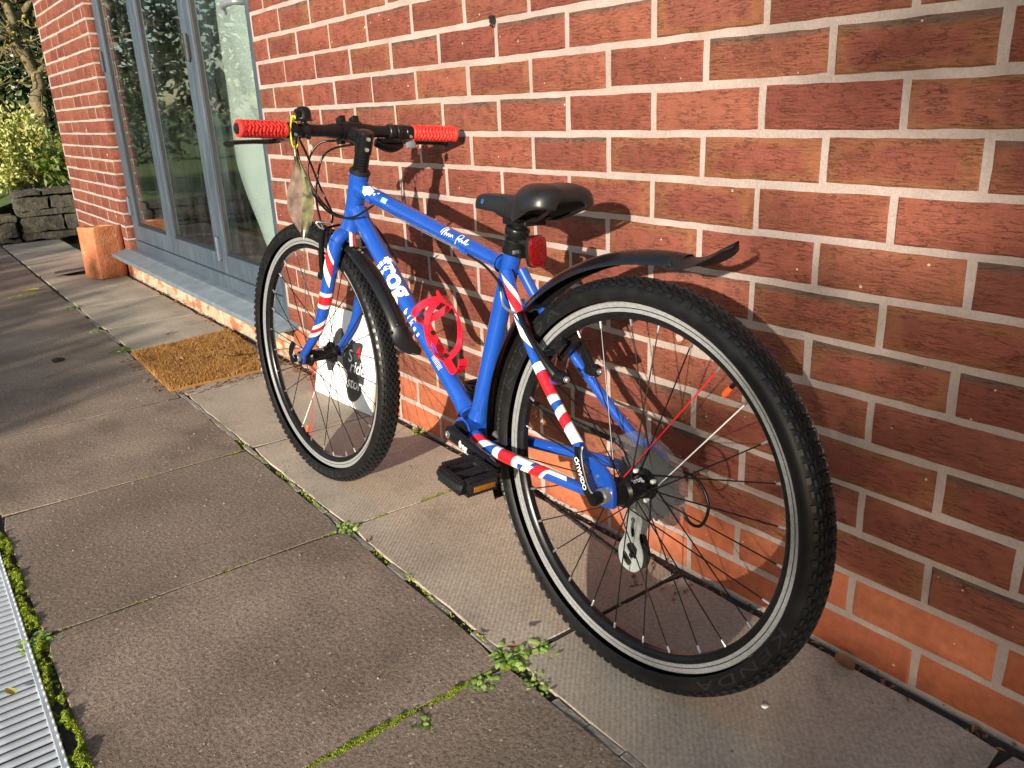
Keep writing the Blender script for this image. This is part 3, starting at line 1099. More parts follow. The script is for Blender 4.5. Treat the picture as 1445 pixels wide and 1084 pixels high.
pb = MB()
rings = [(0.113, 0.0), (0.118, 0.006), (0.120, 0.12), (0.122, 0.24), (0.124, 0.33), (0.126, 0.350), (0.122, 0.362), (0.100, 0.362), (0.094, 0.350), (0.090, 0.10)]
vs, fs = [], []
for i, (r_, z) in enumerate(rings):
    rg = sq_ring(r_ * 0.74, z * 0.84, 40, 11.0 if i < 5 else (10.0 if i < 7 else 2.8), R(20))
    vs += [p + V(noise.noise_vector(p * 16)) * 0.0035 for p in rg]
for i in range(len(rings) - 1):
    for k in range(40):
        l = (k + 1) % 40
        fs.append((i * 40 + k, i * 40 + l, (i + 1) * 40 + l, (i + 1) * 40 + k))
fs.append(tuple((len(rings) - 1) * 40 + k for k in range(40)))
pb.add(vs, fs)
po = pb.build('pot_body', M['terracotta'], pot, smooth=45)
pot.rotation_euler = (R(-1.5), R(-2), 0)
sl = MB()
sl.prism([(-0.16, -0.10), (0.13, -0.13), (0.17, 0.05), (0.02, 0.13), (-0.06, 0.10)], 0, 0.008, (1, 0, 0.10), (0, 1, 0.06), (0, 0, 1))
o = tag(sl.build('broken_slate', M['slate'], bevel=0.002), 'broken dark purple roof slate lying left of the terracotta pot', 'slate')
o.location = (-5.10, -0.235, 0.016)

# doormat
mat_o = empty('doormat', (-2.54, -0.25, 0))
tag(mat_o, 'brown coir doormat lying on the slabs below the glass doors', 'doormat')
mbz = MB()
mc = [(-2.83, -0.445), (-2.235, -0.462), (-2.24, -0.085), (-2.90, -0.03)]
def matpt(u, v):
    a = V((*mc[0], 0)).lerp(V((*mc[1], 0)), u); b_ = V((*mc[3], 0)).lerp(V((*mc[2], 0)), u)
    return a.lerp(b_, v)
vs = [matpt(u, v) + V((0, 0, z)) for z in (0.001, 0.010) for u, v in ((0, 0), (1, 0), (1, 1), (0, 1))]
mbz.add(vs, [(4, 5, 6, 7), (0, 1, 5, 4), (1, 2, 6, 5), (2, 3, 7, 6), (3, 0, 4, 7), (3, 2, 1, 0)])
o = mbz.build('backing', M['coir'], mat_o, smooth=0); o.location = -V((-2.54, -0.25, 0))
fb = MB()
rn = random.Random(5)
for i in range(26000):
    u, v = rn.uniform(-0.006, 1.006), rn.uniform(-0.008, 1.008)
    p = matpt(u, v) + V((0, 0, 0.008))
    bare = noise.noise(V((p.x * 9, p.y * 9, 3)))
    h = rn.uniform(0.009, 0.016) * (0.55 if bare > 0.28 else 1.0)
    an = rn.uniform(0, 6.28)
    w = V((math.cos(an), math.sin(an), 0)) * 0.0011
    ln2 = V((rn.uniform(-1, 1), rn.uniform(-1, 1), 0)) * 0.005
    fb.add([p - w, p + w, p + ln2 + V((0, 0, h))], [(0, 1, 2)])
o = fb.build('fibres', M['coir'], mat_o, smooth=0); o.location = -V((-2.54, -0.25, 0)); o['kind'] = 'stuff'

# drain channel with slotted grating
dr = tag(empty('drain_grating', (-0.9, -1.13, 0)), 'galvanised slotted drain grating along the paving edge', 'grating')
DL = -V((-0.9, -1.13, 0))
db = MB()
db.box((-0.9, -1.131, -0.05), (3.2, 0.115, 0.05))
db.build('channel', M['galv_dark'], dr, smooth=0, loc=DL)
db = MB()
db.box((-0.9, -1.0720, -0.010), (3.2, 0.010, 0.026))
db.box((-0.9, -1.190, -0.010), (3.2, 0.010, 0.026))
k = 0
x = -2.48
while x < 0.68:
    db.box((x, -1.0685, 0.0045), (0.006, 0.004, 0.006)); x += 0.02065
db.build('edge_rail', M['galv'], dr, bevel=0.0012, seg=1, loc=DL)
sm = MB()
sm.tube([(0, -0.055, 0), (0, 0.055, 0)], 0.0075, 10, flat=0.55, ref=(0, 0, 1))
sme = sm.mesh('slat', M['galv'], 50)
x = -2.47
while x < 0.68:
    link_mesh('slat', sme, dr, V((x, -1.131, -0.003 + random.uniform(-.0006, .0006))) + DL)
    x += 0.02065

# shop sign board leaning behind the front wheel
BL, BR = V((-1.892, -0.085, 0.002)), V((-1.535, -0.060, 0.002))
bu = (BR - BL); bw = bu.length; bu.normalize()
bn_ = V((bu.y, -bu.x, 0)).normalized()        # points away from the wall
bv_ = (V((0, 0, 1)) * math.cos(R(13)) - bn_ * math.sin(R(13))).normalized()
bnn = bu.cross(bv_).normalized()
if bnn.y > 0: bnn = -bnn
BH = 0.295
sb = tag(empty('sign_board', BL), 'white shop sign board with black shape leaning on the wall behind the front wheel', 'sign')


def on_board(x, y, h=0.0): return bu * x + bv_ * y + bnn * h


mb = MB()
mb.add([on_board(x, y, h) for h in (-0.006, 0) for x, y in ((0, 0), (bw, 0), (bw, BH), (0, BH))],
       [(0, 1, 2, 3), (4, 5, 6, 7), (0, 1, 5, 4), (1, 2, 6, 5), (2, 3, 7, 6), (3, 0, 4, 7)])
me = mb.mesh('panel', [M['board_white'], M['plywood']], 0)
for p in me.polygons:
    if abs(p.normal.dot(bnn)) < 0.5: p.material_index = 1
link_mesh('panel', me, sb)
# black motif: blob with tail, egg-shaped belly
shape = catmull([(0.055, 0.115, 0), (0.075, 0.085, 0), (0.105, 0.095, 0), (0.125, 0.125, 0), (0.165, 0.115, 0), (0.195, 0.10, 0), (0.195, 0.06, 0), (0.215, 0.022, 0), (0.25, 0.02, 0), (0.285, 0.05, 0), (0.295, 0.10, 0), (0.275, 0.145, 0), (0.262, 0.165, 0), (0.268, 0.205, 0), (0.225, 0.205, 0), (0.185, 0.215, 0), (0.165, 0.20, 0), (0.135, 0.235, 0), (0.10, 0.215, 0), (0.085, 0.18, 0), (0.055, 0.16, 0), (0.055, 0.115, 0)], 5)[:-1]
mb = MB()
mb.add([on_board(p.x, p.y, 0.0008) for p in shape], [tuple(range(len(shape)))])
link_mesh('motif', mb.mesh('motif', M['print_black'], 0), sb)
for (body, x, y, sz, mt, sh) in (('ride', 0.206, 0.108, 0.056, 'board_white', 0.15), ('store', 0.198, 0.060, 0.050, 'board_white', 0.15), ('4', 0.236, 0.160, 0.050, 'red_decal', 0.0), ('L', 0.062, 0.130, 0.05, 'board_white', 0), ('i', 0.088, 0.135, 0.05, 'board_white', 0), ('vi', 0.10, 0.145, 0.045, 'red_decal', 0), ('n', 0.150, 0.150, 0.05, 'print_green', 0), ('S', 0.192, 0.140, 0.055, 'board_white', 0)):
    bm = text2d(body, sz, 0.0006, sh)
    vs, fs = bm_lists(bm); bm.free()
    mb = MB(); mb.add([on_board(x + p.x, y + p.y, 0.0014) for p in vs], fs)
    link_mesh('lettering', mb.mesh('lettering', M[mt], 0), sb)

# ================================================================== BICYCLE
# bike space: x forward, y to the rider's left (towards the camera), z up in the frame plane, origin at the rear axle
RT = 0.3208
WS = 1.012       # wheel scale
HD, LN = R(2.45), R(3.7)
FW = V((-math.cos(HD), -math.sin(HD), 0.0)); LF = V((math.sin(HD) * math.cos(LN), -math.cos(HD) * math.cos(LN), math.sin(LN))); UP = FW.cross(LF)
HUB = V((-0.2075, -0.2795, RT * UP.z))
BM = Matrix((FW, LF, UP)).transposed().to_4x4()
BM.translation = HUB - UP * RT
bike = tag(empty('bicycle', mw=BM), 'blue child\'s bicycle with red grips and union flag stripes leaning against the brick wall', 'bicycle')
OFF = V((0, 0, RT))
L = 1.034
# steering axis
ST_TOP, ST_BOT = V((0.806, 0, 0.440)), V((0.850, 0, 0.325))
ST_AX = (ST_TOP - ST_BOT).normalized()
ST_ROT = Matrix.Rotation(R(2.2), 3, ST_AX)


def steer(p): return ST_ROT @ (V(p) - ST_BOT) + ST_BOT


def bbuild(mb, name, mats, parent=None, st=False, **k):
    if st: mb.v = [tuple(steer(p)) for p in mb.v]
    o = mb.build(name, mats, parent or bike, **k)
    if parent is None: o.location = OFF
    return o


class Tube:
    """path with radius that decals can be wrapped on; angle 0 faces the camera side (+y), 90 deg faces up"""
    def __init__(s, pts, rads, k=8):
        if len(pts) > 2:
            s.p = catmull(pts, k)
        else:
            s.p = [V(pts[0]).lerp(V(pts[1]), i / 12) for i in range(13)]
        n = len(s.p)
        s.r = []
        for i in range(n):
            t = i / (n - 1) * (len(rads) - 1)
            a = min(int(t), len(rads) - 2) if len(rads) > 1 else 0
            s.r.append(rads[a] + (rads[a + 1] - rads[a]) * (t - a) if len(rads) > 1 else rads[0])
        s.d = [0.0]
        for i in range(1, n): s.d.append(s.d[-1] + (s.p[i] - s.p[i - 1]).length)
        s.len = s.d[-1]

    def at(s, d):
        d = min(max(d, 0), s.len - 1e-6)
        i = 0
        while i < len(s.d) - 2 and s.d[i + 1] <= d: i += 1
        t = (d - s.d[i]) / (s.d[i + 1] - s.d[i])
        T = (s.p[i + 1] - s.p[i]).normalized()
        if 0 < i and t < 0.5: T = (T + ((s.p[i + 1] - s.p[i - 1]).normalized() - T) * (1 - 2 * t)).normalized()
        N = V((0, 1, 0)); N = (N - T * N.dot(T)).normalized()
        B = T.cross(N)
        if B.z < 0: B = -B
        return s.p[i].lerp(s.p[i + 1], t), N, B, s.r[i] + (s.r[i + 1] - s.r[i]) * t

    def pt(s, d, th, off=0.0):
        c, N, B, r_ = s.at(d)
        return c + (N * math.cos(th) + B * math.sin(th)) * (r_ + off)

    def mesh(s, mb, n=20, mi=0, cap=True):
        return mb.tube(s.p, s.r, n, mi, cap)


def band(tb, mb, a, b_, slope=0.0, t0=-100, t1=190, mi=0, slope2=None, off=0.0006):
    """stripe between distances a..b along the tube, leaning with the angle"""
    nt, ns = 26, 6
    sl2 = slope if slope2 is None else slope2
    vs, fs = [], []
    for i in range(nt + 1):
        th = R(t0 + (t1 - t0) * i / nt)
        for j in range(ns + 1):
            u = j / ns
            d = (a + slope * th) * (1 - u) + (b_ + sl2 * th) * u
            vs.append(tb.pt(d, th, off))
    for i in range(nt):
        for j in range(ns):
            q = i * (ns + 1) + j
            fs.append((q, q + 1, q + ns + 2, q + ns + 1))
    mb.add(vs, fs, mi)


def wrap_text(tb, mb, body, size, d0, th0, bold=0.0, shear=0.0, spacing=1.0, mi=0, off=0.0008):
    bm = text2d(body, size, bold, shear, spacing)
    bm_sub(bm, size * 0.28, 3)
    vs, fs = bm_lists(bm); bm.free()
    out = []
    for p in vs:
        c, N, B, r_ = tb.at(d0 + p.x)
        out.append(tb.pt(d0 + p.x, th0 + p.y / r_, off))
    mb.add(out, fs, mi)


def wrap_poly(tb, mb, poly, d0, th0, mi=0, off=0.0008):
    bm = bmesh.new()
    f = bm.faces.new([bm.verts.new((x, y, 0)) for x, y in poly])
    bmesh.ops.triangulate(bm, faces=bm.faces)
    bm_sub(bm, 0.005, 4)
    vs, fs = bm_lists(bm); bm.free()
    mb.add([tb.pt(d0 + p.x, th0 + p.y / tb.at(d0 + p.x)[3], off) for p in vs], fs, mi)


# ---------------------------------------------------------------- frame tubes
BB = V((0.402, 0, -0.014))
ht = MB()
ht.tube([ST_BOT - ST_AX * 0.002, ST_BOT + ST_AX * 0.010, ST_BOT + ST_AX * 0.05, ST_TOP - ST_AX * 0.02, ST_TOP], [0.0250, 0.0218, 0.0195, 0.0205, 0.0212], 28)
head = bbuild(ht, 'head_tube', M['blue'], smooth=50)
tt = Tube([ST_TOP - ST_AX * 0.034 + V((-0.008, 0, 0)), V((0.55, 0, 0.352)), V((0.325, 0, 0.304))], [0.0165, 0.0150, 0.0135])
dt = Tube([ST_BOT + ST_AX * 0.040 + V((-0.008, 0, 0)), V((0.62, 0, 0.176)), BB + V((0.025, 0, 0.022))], [0.0185, 0.0180, 0.0175])
st_ = Tube([BB + V((-0.004, 0, 0.016)), V((0.299, 0, 0.330))], [0.0165, 0.0162])
m_ = MB(); tt.mesh(m_, 28); TT = bbuild(m_, 'top_tube', M['blue'], smooth=50)
m_ = MB(); dt.mesh(m_, 28); DT = bbuild(m_, 'down_tube', M['blue'], smooth=50)
m_ = MB(); st_.mesh(m_, 28); SEAT = bbuild(m_, 'seat_tube', M['blue'], smooth=50)
# weld fillets, one on each joint
def weldring(tb, ds, rs, own):
    mw_ = MB(); mw_.tube([tb.at(d)[0] for d in ds], rs, 24, cap=False)
    mw_.build('weld', M['blue'], own, smooth=60)
weldring(tt, (0.008, 0.020, 0.028), (0.0210, 0.0187, 0.0167), TT)
weldring(dt, (0.010, 0.022, 0.030), (0.0230, 0.0207, 0.0187), DT)
weldring(tt, (tt.len - 0.026, tt.len - 0.012, tt.len - 0.004), (0.0138, 0.0150, 0.0172), TT)
weldring(st_, (0.006, 0.016, 0.026), (0.0205, 0.0180, 0.0166), SEAT)
weldring(dt, (dt.len - 0.026, dt.len - 0.014, dt.len - 0.004), (0.0177, 0.0190, 0.0215), DT)
m_ = MB()
m_.lathe([(-0.034, 0.0205), (-0.034, 0.0250), (-0.030, 0.0226), (0.030, 0.0226), (0.034, 0.0250), (0.034, 0.0205)], BB, (0, 1, 0), 32)
bbuild(m_, 'bottom_bracket_shell', M['blue'], smooth=40)
m_ = MB()
m_.lathe([(0.0345, 0.0195), (0.0345, 0.0200), (0.040, 0.0195), (0.041, 0.014)], BB, (0, 1, 0), 24)
bbuild(m_, 'bearing_cup', M['black_metal'], smooth=40)
m_ = MB()
m_.lathe([(-0.0345, 0.0195), (-0.0345, 0.0200), (-0.040, 0.0195), (-0.041, 0.014)], BB, (0, 1, 0), 24)
bbuild(m_, 'bearing_cup', M['black_metal'], smooth=40)


def stays(sg):
    ss = Tube([V((0.296, sg * 0.016, 0.296)), V((0.255, sg * 0.026, 0.238)), V((0.190, sg * 0.040, 0.166)), V((0.105, sg * 0.052, 0.088)), V((0.032, sg * 0.061, 0.034))], [0.0095, 0.0092, 0.0090, 0.0085, 0.0082])
    cs_ = Tube([V((0.372, sg * 0.024, -0.018)), V((0.325, sg * 0.036, -0.022)), V((0.25, sg * 0.045, -0.019)), V((0.15, sg * 0.055, -0.011)), V((0.035, sg * 0.063, -0.003))], [0.0125, 0.0115, 0.0108, 0.0098, 0.0085])
    m1 = MB(); ss.mesh(m1, 20)
    o1 = bbuild(m1, 'seat_stay', M['blue'], smooth=50)
    m2 = MB(); cs_.mesh(m2, 20)
    o2 = bbuild(m2, 'chain_stay', M['blue'], smooth=50)
    # dropout plate
    m3 = MB()
    pl = catmull([(-0.016, -0.018, 0), (0.006, -0.022, 0), (0.030, -0.016, 0), (0.050, -0.008, 0), (0.038, 0.010, 0), (0.048, 0.040, 0), (0.036, 0.048, 0), (0.022, 0.044, 0), (0.000, 0.034, 0), (-0.013, 0.012, 0), (-0.016, -0.018, 0)], 5)[:-1]
    m3.prism([(p.x, p.y) for p in pl], -0.0045, 0.0045, (1, 0, 0), (0, 0, 1), (0, 1, 0), (0, sg * 0.0625, 0.006))
    dp = bbuild(m3, 'dropout', M['blue'], bevel=0.0016)
    m4 = MB()
    for (a, b_) in ((0.018, 0.030), (-0.003, 0.018)):
        m4.lathe([(0, 0.0026), (0.0016, 0.0022)], (a, sg * 0.0670, b_), (0, sg, 0), 10)
    m4.build('rivet', M['silver'], dp)
    return ss, cs_, o1, o2


ssL, csL, ssLo, csLo = stays(1)
stays(-1)
# stay bridges and brake bosses
m_ = MB()
m_.tube([(0.250, -0.026, 0.238), (0.256, 0, 0.242), (0.250, 0.026, 0.238)], 0.0075, 14)
bbuild(m_, 'stay_bridge', M['blue'], smooth=50)
m_ = MB()
m_.tube([(0.318, -0.034, -0.021), (0.318, 0.034, -0.021)], 0.0085, 14)
bbuild(m_, 'stay_bridge', M['blue'], smooth=50)
for sg in (-1, 1):
    m_ = MB()
    m_.tube([(0.158, sg * 0.036, 0.140), (0.140, sg * 0.038, 0.146)], 0.0075, 12)
    bbuild(m_, 'brake_boss', M['blue'], smooth=50)

# ---------------------------------------------------------------- decals
WD, RD = 0, 1
dm = [M['white_decal'], M['red_decal'], M['blue']]
m_ = MB()
band(ssL, m_, 0.010, 0.080, 0.020, -80, 150, WD, 0.030)
band(ssL, m_, 0.024, 0.062, 0.026, -75, 150, RD, 0.034, 0.0011)
band(ssL, m_, 0.093, 0.128, 0.030, -60, 170, WD, 0.020)
band(ssL, m_, 0.176, 0.192, 0.0, -110, 200, WD)
band(ssL, m_, 0.192, 0.236, 0.002, -110, 200, RD)
band(ssL, m_, 0.236, 0.250, 0.0, -110, 200, WD)
band(ssL, m_, 0.264, 0.278, -0.003, -90, 190, WD)
band(ssL, m_, 0.278, 0.297, -0.003, -90, 190, RD)
band(ssL, m_, 0.297, 0.326, -0.003, -90, 190, WD, 0.003)
o = m_.build('flag_decal', dm, ssLo, smooth=60)
m_ = MB()
band(csL, m_, 0.004, 0.030, 0.010, -40, 170, RD, 0.012)
band(csL, m_, 0.030, 0.052, 0.012, -60, 170, WD, 0.018)
band(csL, m_, 0.086, 0.104, 0.0, -110, 200, WD)
band(csL, m_, 0.104, 0.146, 0.003, -110, 200, RD)
band(csL, m_, 0.146, 0.164, 0.003, -110, 200, WD)
band(csL, m_, 0.164, 0.196, 0.003, 20, 200, WD)
band(csL, m_, 0.178, 0.200, 0.012, -80, 40, WD)
band(csL, m_, 0.200, 0.228, 0.010, -110, 200, RD)
band(csL, m_, 0.228, 0.238, 0.010, -110, 200, WD)
band(csL, m_, 0.238, 0.300, 0.010, 40, 150, WD, -0.01)
o = m_.build('flag_decal', dm, csLo, smooth=60)
# maker's name on the down tube, lettering sheet, barcode
m_ = MB()
wrap_text(dt, m_, 'frog', 0.062, 0.152, R(-4), 0.0021, 0.0, 1.0)
m_.build('name_lettering', dm, DT, smooth=60)
m_ = MB()
wrap_text(dt, m_, 'bikes', 0.017, 0.280, R(-2), 0.0004, 0.0, 1.9)
m_.build('name_lettering', dm, DT, smooth=60)
m_ = MB()
for i in range(11):
    wrap_poly(dt, m_, [(0, 0), (0.0008, 0), (0.0008, 0.011), (0, 0.011)], 0.402 + i * 0.0030, R(14))
m_.build('barcode_print', dm, DT, smooth=60)
m_ = MB()
rn = random.Random(11)
for i in range(26):        # white splash by the head tube
    cx, cy = rn.gauss(0.030, 0.013), rn.gauss(0.004, 0.006)
    s_ = rn.uniform(0.0016, 0.0052)
    an = rn.uniform(-0.5, 0.2)
    poly = [(cx + s_ * (1.7 if abs(math.cos(t)) > .6 else 1) * rn.uniform(.6, 1.2) * math.cos(t + an), cy + s_ * rn.uniform(.6, 1.2) * math.sin(t + an)) for t in [2 * math.pi * k / 8 for k in range(8)]]
    wrap_poly(tt, m_, poly, 0.030, R(28), off=0.0007 + i * 0.00003)
m_.build('paint_splash', M['white_decal'], TT, smooth=60)
m_ = MB()
# handwriting: looping strokes
def stroke(pts, w=0.0008):
    pp = catmull([(x, y, 0) for x, y in pts], 5)
    a, b_ = [], []
    for i, p in enumerate(pp):
        t = (pp[min(i + 1, len(pp) - 1)] - pp[max(i - 1, 0)]).normalized()
        nn = V((-t.y, t.x, 0)) * w
        a.append(p + nn); b_.append(p - nn)
    d0 = 0.325
    vs = [tt.pt(d0 + p.x, R(22) + p.y / 0.0145, 0.0009) for p in a + b_]
    n = len(a)
    m_.add(vs, [(i, i + 1, n + i + 1, n + i) for i in range(n - 1)])
stroke([(0.000, -0.001), (0.006, 0.013), (0.010, 0.011), (0.004, -0.004), (0.009, 0.005), (0.015, 0.012), (0.012, -0.002), (0.017, 0.003), (0.020, -0.001), (0.023, 0.004), (0.026, -0.001), (0.029, 0.004), (0.031, 0.000), (0.034, 0.004), (0.038, 0.000)])
stroke([(0.048, -0.008), (0.052, 0.012), (0.060, 0.012), (0.060, 0.005), (0.052, 0.003), (0.060, 0.000), (0.064, 0.004), (0.066, 0.000), (0.071, 0.003), (0.074, 0.011), (0.072, 0.000), (0.077, 0.011), (0.076, 0.000), (0.084, 0.003)])
m_.build('signature_lettering', M['white_decal'], TT, smooth=60)
m_ = MB()
wrap_poly(tt, m_, [(0, 0), (0.020, 0), (0.020, 0.010), (0, 0.010)], 0.112, R(12))
m_.build('label_sticker', M['pale_blue'], TT, smooth=60)
m_ = MB()
wrap_text(st_, m_, '3', 0.017, 0.150, R(150), 0.0008)
m_.build('size_lettering', dm, SEAT, smooth=60)

# ---------------------------------------------------------------- seat post, clamp, saddle, reflector
sax = (V((0.299, 0, 0.330)) - BB).normalized()
m_ = MB()
m_.lathe([(-0.004, 0.0165), (-0.004, 0.0195), (0.014, 0.0195), (0.016, 0.0170)], V((0.299, 0, 0.330)), sax, 28)
m_.box(V((0.299, 0, 0.330)) + sax * 0.005 + V((-0.022, 0, -0.007)), (0.012, 0.018, 0.016))
m_.lathe([(0, 0.0035), (0.012, 0.0035)], V((0.277, 0.006, 0.330)), (0, 1, 0), 10, 1)
bbuild(m_, 'seat_clamp', [M['black_metal'], M['silver']], bevel=0)
m_ = MB()
m_.lathe([(0, 0.0142), (0.052, 0.0142)], V((0.299, 0, 0.330)), sax, 24)
m_.lathe([(0.024, 0.0146), (0.026, 0.020), (0.030, 0.0212), (0.040, 0.0212), (0.043, 0.018)], V((0.299, 0, 0.330)), sax, 24)
m_.lathe([(0.010, 0.0146), (0.012, 0.0185), (0.020, 0.0185), (0.022, 0.0146)], V((0.299, 0, 0.330)), sax, 24)
m_.box((0.272, 0, 0.383), (0.058, 0.046, 0.016))
m_.box((0.270, 0, 0.396), (0.048, 0.052, 0.010))
bbuild(m_, 'seat_post', M['black_metal'], bevel=0.0012, seg=1)
# reflector with bracket
m_ = MB()
m_.tube([(0.285, 0, 0.347), (0.262, 0, 0.345), (0.246, 0, 0.342)], 0.006, 10)
m_.box((0.246, 0, 0.336), (0.008, 0.026, 0.034))
bbuild(m_, 'reflector_bracket', M['black_plastic'], bevel=0.001)
m_ = MB()
pl = [(0.0172 * (abs(math.cos(t)) ** 0.45) * math.copysign(1, math.cos(t)), 0.0245 * (abs(math.sin(t)) ** 0.55) * math.copysign(1, math.sin(t))) for t in [2 * math.pi * (i + .5) / 36 for i in range(36)]]
m_.prism(pl, 0, 0.010, (0, 1, 0), (0.06, 0, 1), (-1, 0, 0.06), (0.243, 0, 0.334))
refl = bbuild(m_, 'reflector', M['reflector'], bevel=0.002)
m_ = MB()
m_.prism([(x * 1.06, y * 1.06) for x, y in pl], -0.004, 0.0035, (0, 1, 0), (0.06, 0, 1), (-1, 0, 0.06), (0.243, 0, 0.334))
m_.build('reflector_rim', M['black_plastic'], refl, bevel=0.001)

# saddle: lofted sections  (x, half width, top z, side drop)
sec = [(0.159, 0.032, 0.428, 0.022), (0.1623, 0.0500, 0.437, 0.030), (0.172, 0.0610, 0.442, 0.034), (0.187, 0.0665, 0.445, 0.039), (0.205, 0.0660, 0.446, 0.048), (0.226, 0.0610, 0.445, 0.056), (0.243, 0.0530, 0.442, 0.058), (0.256, 0.0400, 0.434, 0.054), (0.266, 0.0310, 0.429, 0.044), (0.285, 0.0265, 0.425, 0.036), (0.310, 0.0245, 0.424, 0.032), (0.340, 0.0230, 0.424, 0.030), (0.365, 0.0210, 0.423, 0.028), (0.382, 0.0175, 0.420, 0.025), (0.392, 0.0100, 0.413, 0.017), (0.395, 0.003, 0.407, 0.008)]
NS = 24
vs, fs = [], []
for (x, w, zt, dp) in sec:
    for k in range(NS):
        t = k / (NS - 1)            # 0 left bottom edge -> 1 right bottom edge over the top
        a = math.pi * t
        cx = math.cos(a)
        y = w * math.copysign(abs(cx) ** 0.62, cx)
        z = zt - dp * (1 - math.sin(a) ** 0.75) - 0.006 * math.exp(-(y / 0.012) ** 2) * (1 if x < 0.35 else 0.3)
        vs.append((x, y, z))
m = len(sec)
for i in range(m - 1):
    for k in range(NS - 1):
        fs.append((i * NS + k, i * NS + k + 1, (i + 1) * NS + k + 1, (i + 1) * NS + k))
# underside: inset shell
base = len(vs)
for (x, w, zt, dp) in sec:
    for k in range(NS):
        t = k / (NS - 1); a = math.pi * t; cx = math.cos(a)
        vs.append((x + (0.004 if x < 0.2 else -0.002), 0.90 * w * math.copysign(abs(cx) ** 0.62, cx), zt - dp - 0.001 + 0.55 * dp * math.sin(a)))
for i in range(m - 1):
    for k in range(NS - 1):
        fs.append((base + i * NS + k, base + (i + 1) * NS + k, base + (i + 1) * NS + k + 1, base + i * NS + k + 1))
    fs.append((i * NS, (i + 1) * NS, base + (i + 1) * NS, base + i * NS))
    fs.append((i * NS + NS - 1, base + i * NS + NS - 1, base + (i + 1) * NS + NS - 1, (i + 1) * NS + NS - 1))
for k in range(NS - 1):
    fs.append((k, base + k, base + k + 1, k + 1))
    q = (m - 1) * NS + k
    fs.append((q, q + 1, base + q + 1, base + q))
m_ = MB(); m_.add(vs, fs)
sme = m_.mesh('saddle', M['saddle'], 55)
sadd = link_mesh('saddle', sme, bike, OFF)
sub = sadd.modifiers.new('s', 'SUBSURF'); sub.levels = 1; sub.render_levels = 2
m_ = MB()
for sg in (-1, 1):
    m_.tube(catmull([(0.168, sg * 0.038, 0.408), (0.190, sg * 0.030, 0.398), (0.225, sg * 0.022, 0.387), (0.300, sg * 0.021, 0.388), (0.345, sg * 0.013, 0.402), (0.372, sg * 0.005, 0.408)], 6), 0.0036, 10)
m_.build('saddle_rail', M['black_metal'], sadd, smooth=50)
m_ = MB()
m_.lathe([(0, 0.0044), (0.0007, 0.0044), (0.0007, 0.0024), (0, 0.0024)], (0.356, 0.0215, 0.4080), (0.1, 1, 0.2), 6)
m_.build('saddle_logo', M['saddle_blue'], sadd)
m_ = MB()
m_.prism([(-0.010, -0.0012), (0.010, -0.0012), (0.012, 0.0004), (-0.008, 0.0014)], 0, 0.0006, (0.3, 1, 0), (1, -0.3, 0), (0, 0, 1), (0.190, 0.012, 0.4408))
m_.build('saddle_emblem', M['white_decal'], sadd)

# ---------------------------------------------------------------- fork (steered)
CR = ST_BOT - ST_AX * 0.018
m_ = MB()
m_.tube([ST_BOT - ST_AX * 0.004, ST_BOT - ST_AX * 0.03], [0.019, 0.0185], 20)
m_.tube(catmull([CR + V((0.003, -0.036, -0.016)), CR + V((0, -0.02, 0.0)), CR + V((0, 0.02, 0.0)), CR + V((0.003, 0.036, -0.016))], 6), 0.0165, 18)
crown = bbuild(m_, 'fork_crown', M['blue'], st=True, smooth=50)
fork_t = {}
for sg in (1, -1):
    ft = Tube([CR + V((0.002, sg * 0.034, -0.010)), V((0.876, sg * 0.043, 0.235)), V((0.902, sg * 0.0465, 0.165)), V((0.945, sg * 0.049, 0.085)), V((1.018, sg * 0.0515, 0.012))], [0.0165, 0.0160, 0.0145, 0.0120, 0.0090])
    ft.p = [steer(p) for p in ft.p]
    fork_t[sg] = ft
    m_ = MB(); ft.mesh(m_, 20)
    leg = bbuild(m_, 'fork_leg', M['blue'], smooth=50)
    m2 = MB()
    if sg == 1:
        band(ft, m2, 0.018, 0.075, -0.022, -70, 110, WD, -0.026)
        band(ft, m2, 0.026, 0.050, -0.022, -70, 110, RD, -0.026, 0.0011)
        band(ft, m2, 0.124, 0.133, 0.002, -110, 200, WD)
        band(ft, m2, 0.133, 0.155, 0.002, -110, 200, RD)
        band(ft, m2, 0.155, 0.164, 0.002, -110, 200, WD)
        band(ft, m2, 0.218, 0.258, 0.016, -110, 170, WD)
        band(ft, m2, 0.230, 0.244, 0.016, -110, 170, RD, None, 0.0011)
    else:
        band(ft, m2, 0.110, 0.128, 0.0, 60, 200, WD)
        band(ft, m2, 0.218, 0.258, 0.016, 60, 200, WD)
        band(ft, m2, 0.230, 0.244, 0.016, 60, 200, RD, None, 0.0011)
    m2.build('flag_decal', dm, leg, smooth=60)
    m3 = MB()
    m3.prism([(-0.012, 0.018), (-0.016, 0.004), (-0.010, -0.014), (0.008, -0.014), (0.014, 0.0), (0.008, 0.014)], -0.004, 0.004, (1, 0, 0), (0, 0, 1), (0, 1, 0), (1.030, sg * 0.0515, 0.002))
    m3.v = [tuple(steer(p)) for p in m3.v]
    m3.build('fork_end', M['blue'], leg, bevel=0.0012)
# flag patch behind the crown
m_ = MB()
cr0 = CR + V((-0.0195, 0, -0.004))
m_.add([cr0 + V((0, y, z)) for y, z in ((0.016, 0.012), (0.008, 0.012), (0.008, -0.020), (0.016, -0.020))], [(0, 1, 2, 3)], 0)
m_.add([cr0 + V((-0.0003, y, z)) for y, z in ((0.0078, 0.012), (-0.012, 0.012), (-0.012, -0.020), (0.0078, -0.020))], [(0, 1, 2, 3)], 1)
m_.v = [tuple(steer(p)) for p in m_.v]
m_.build('flag_decal', dm, crown, smooth=0)

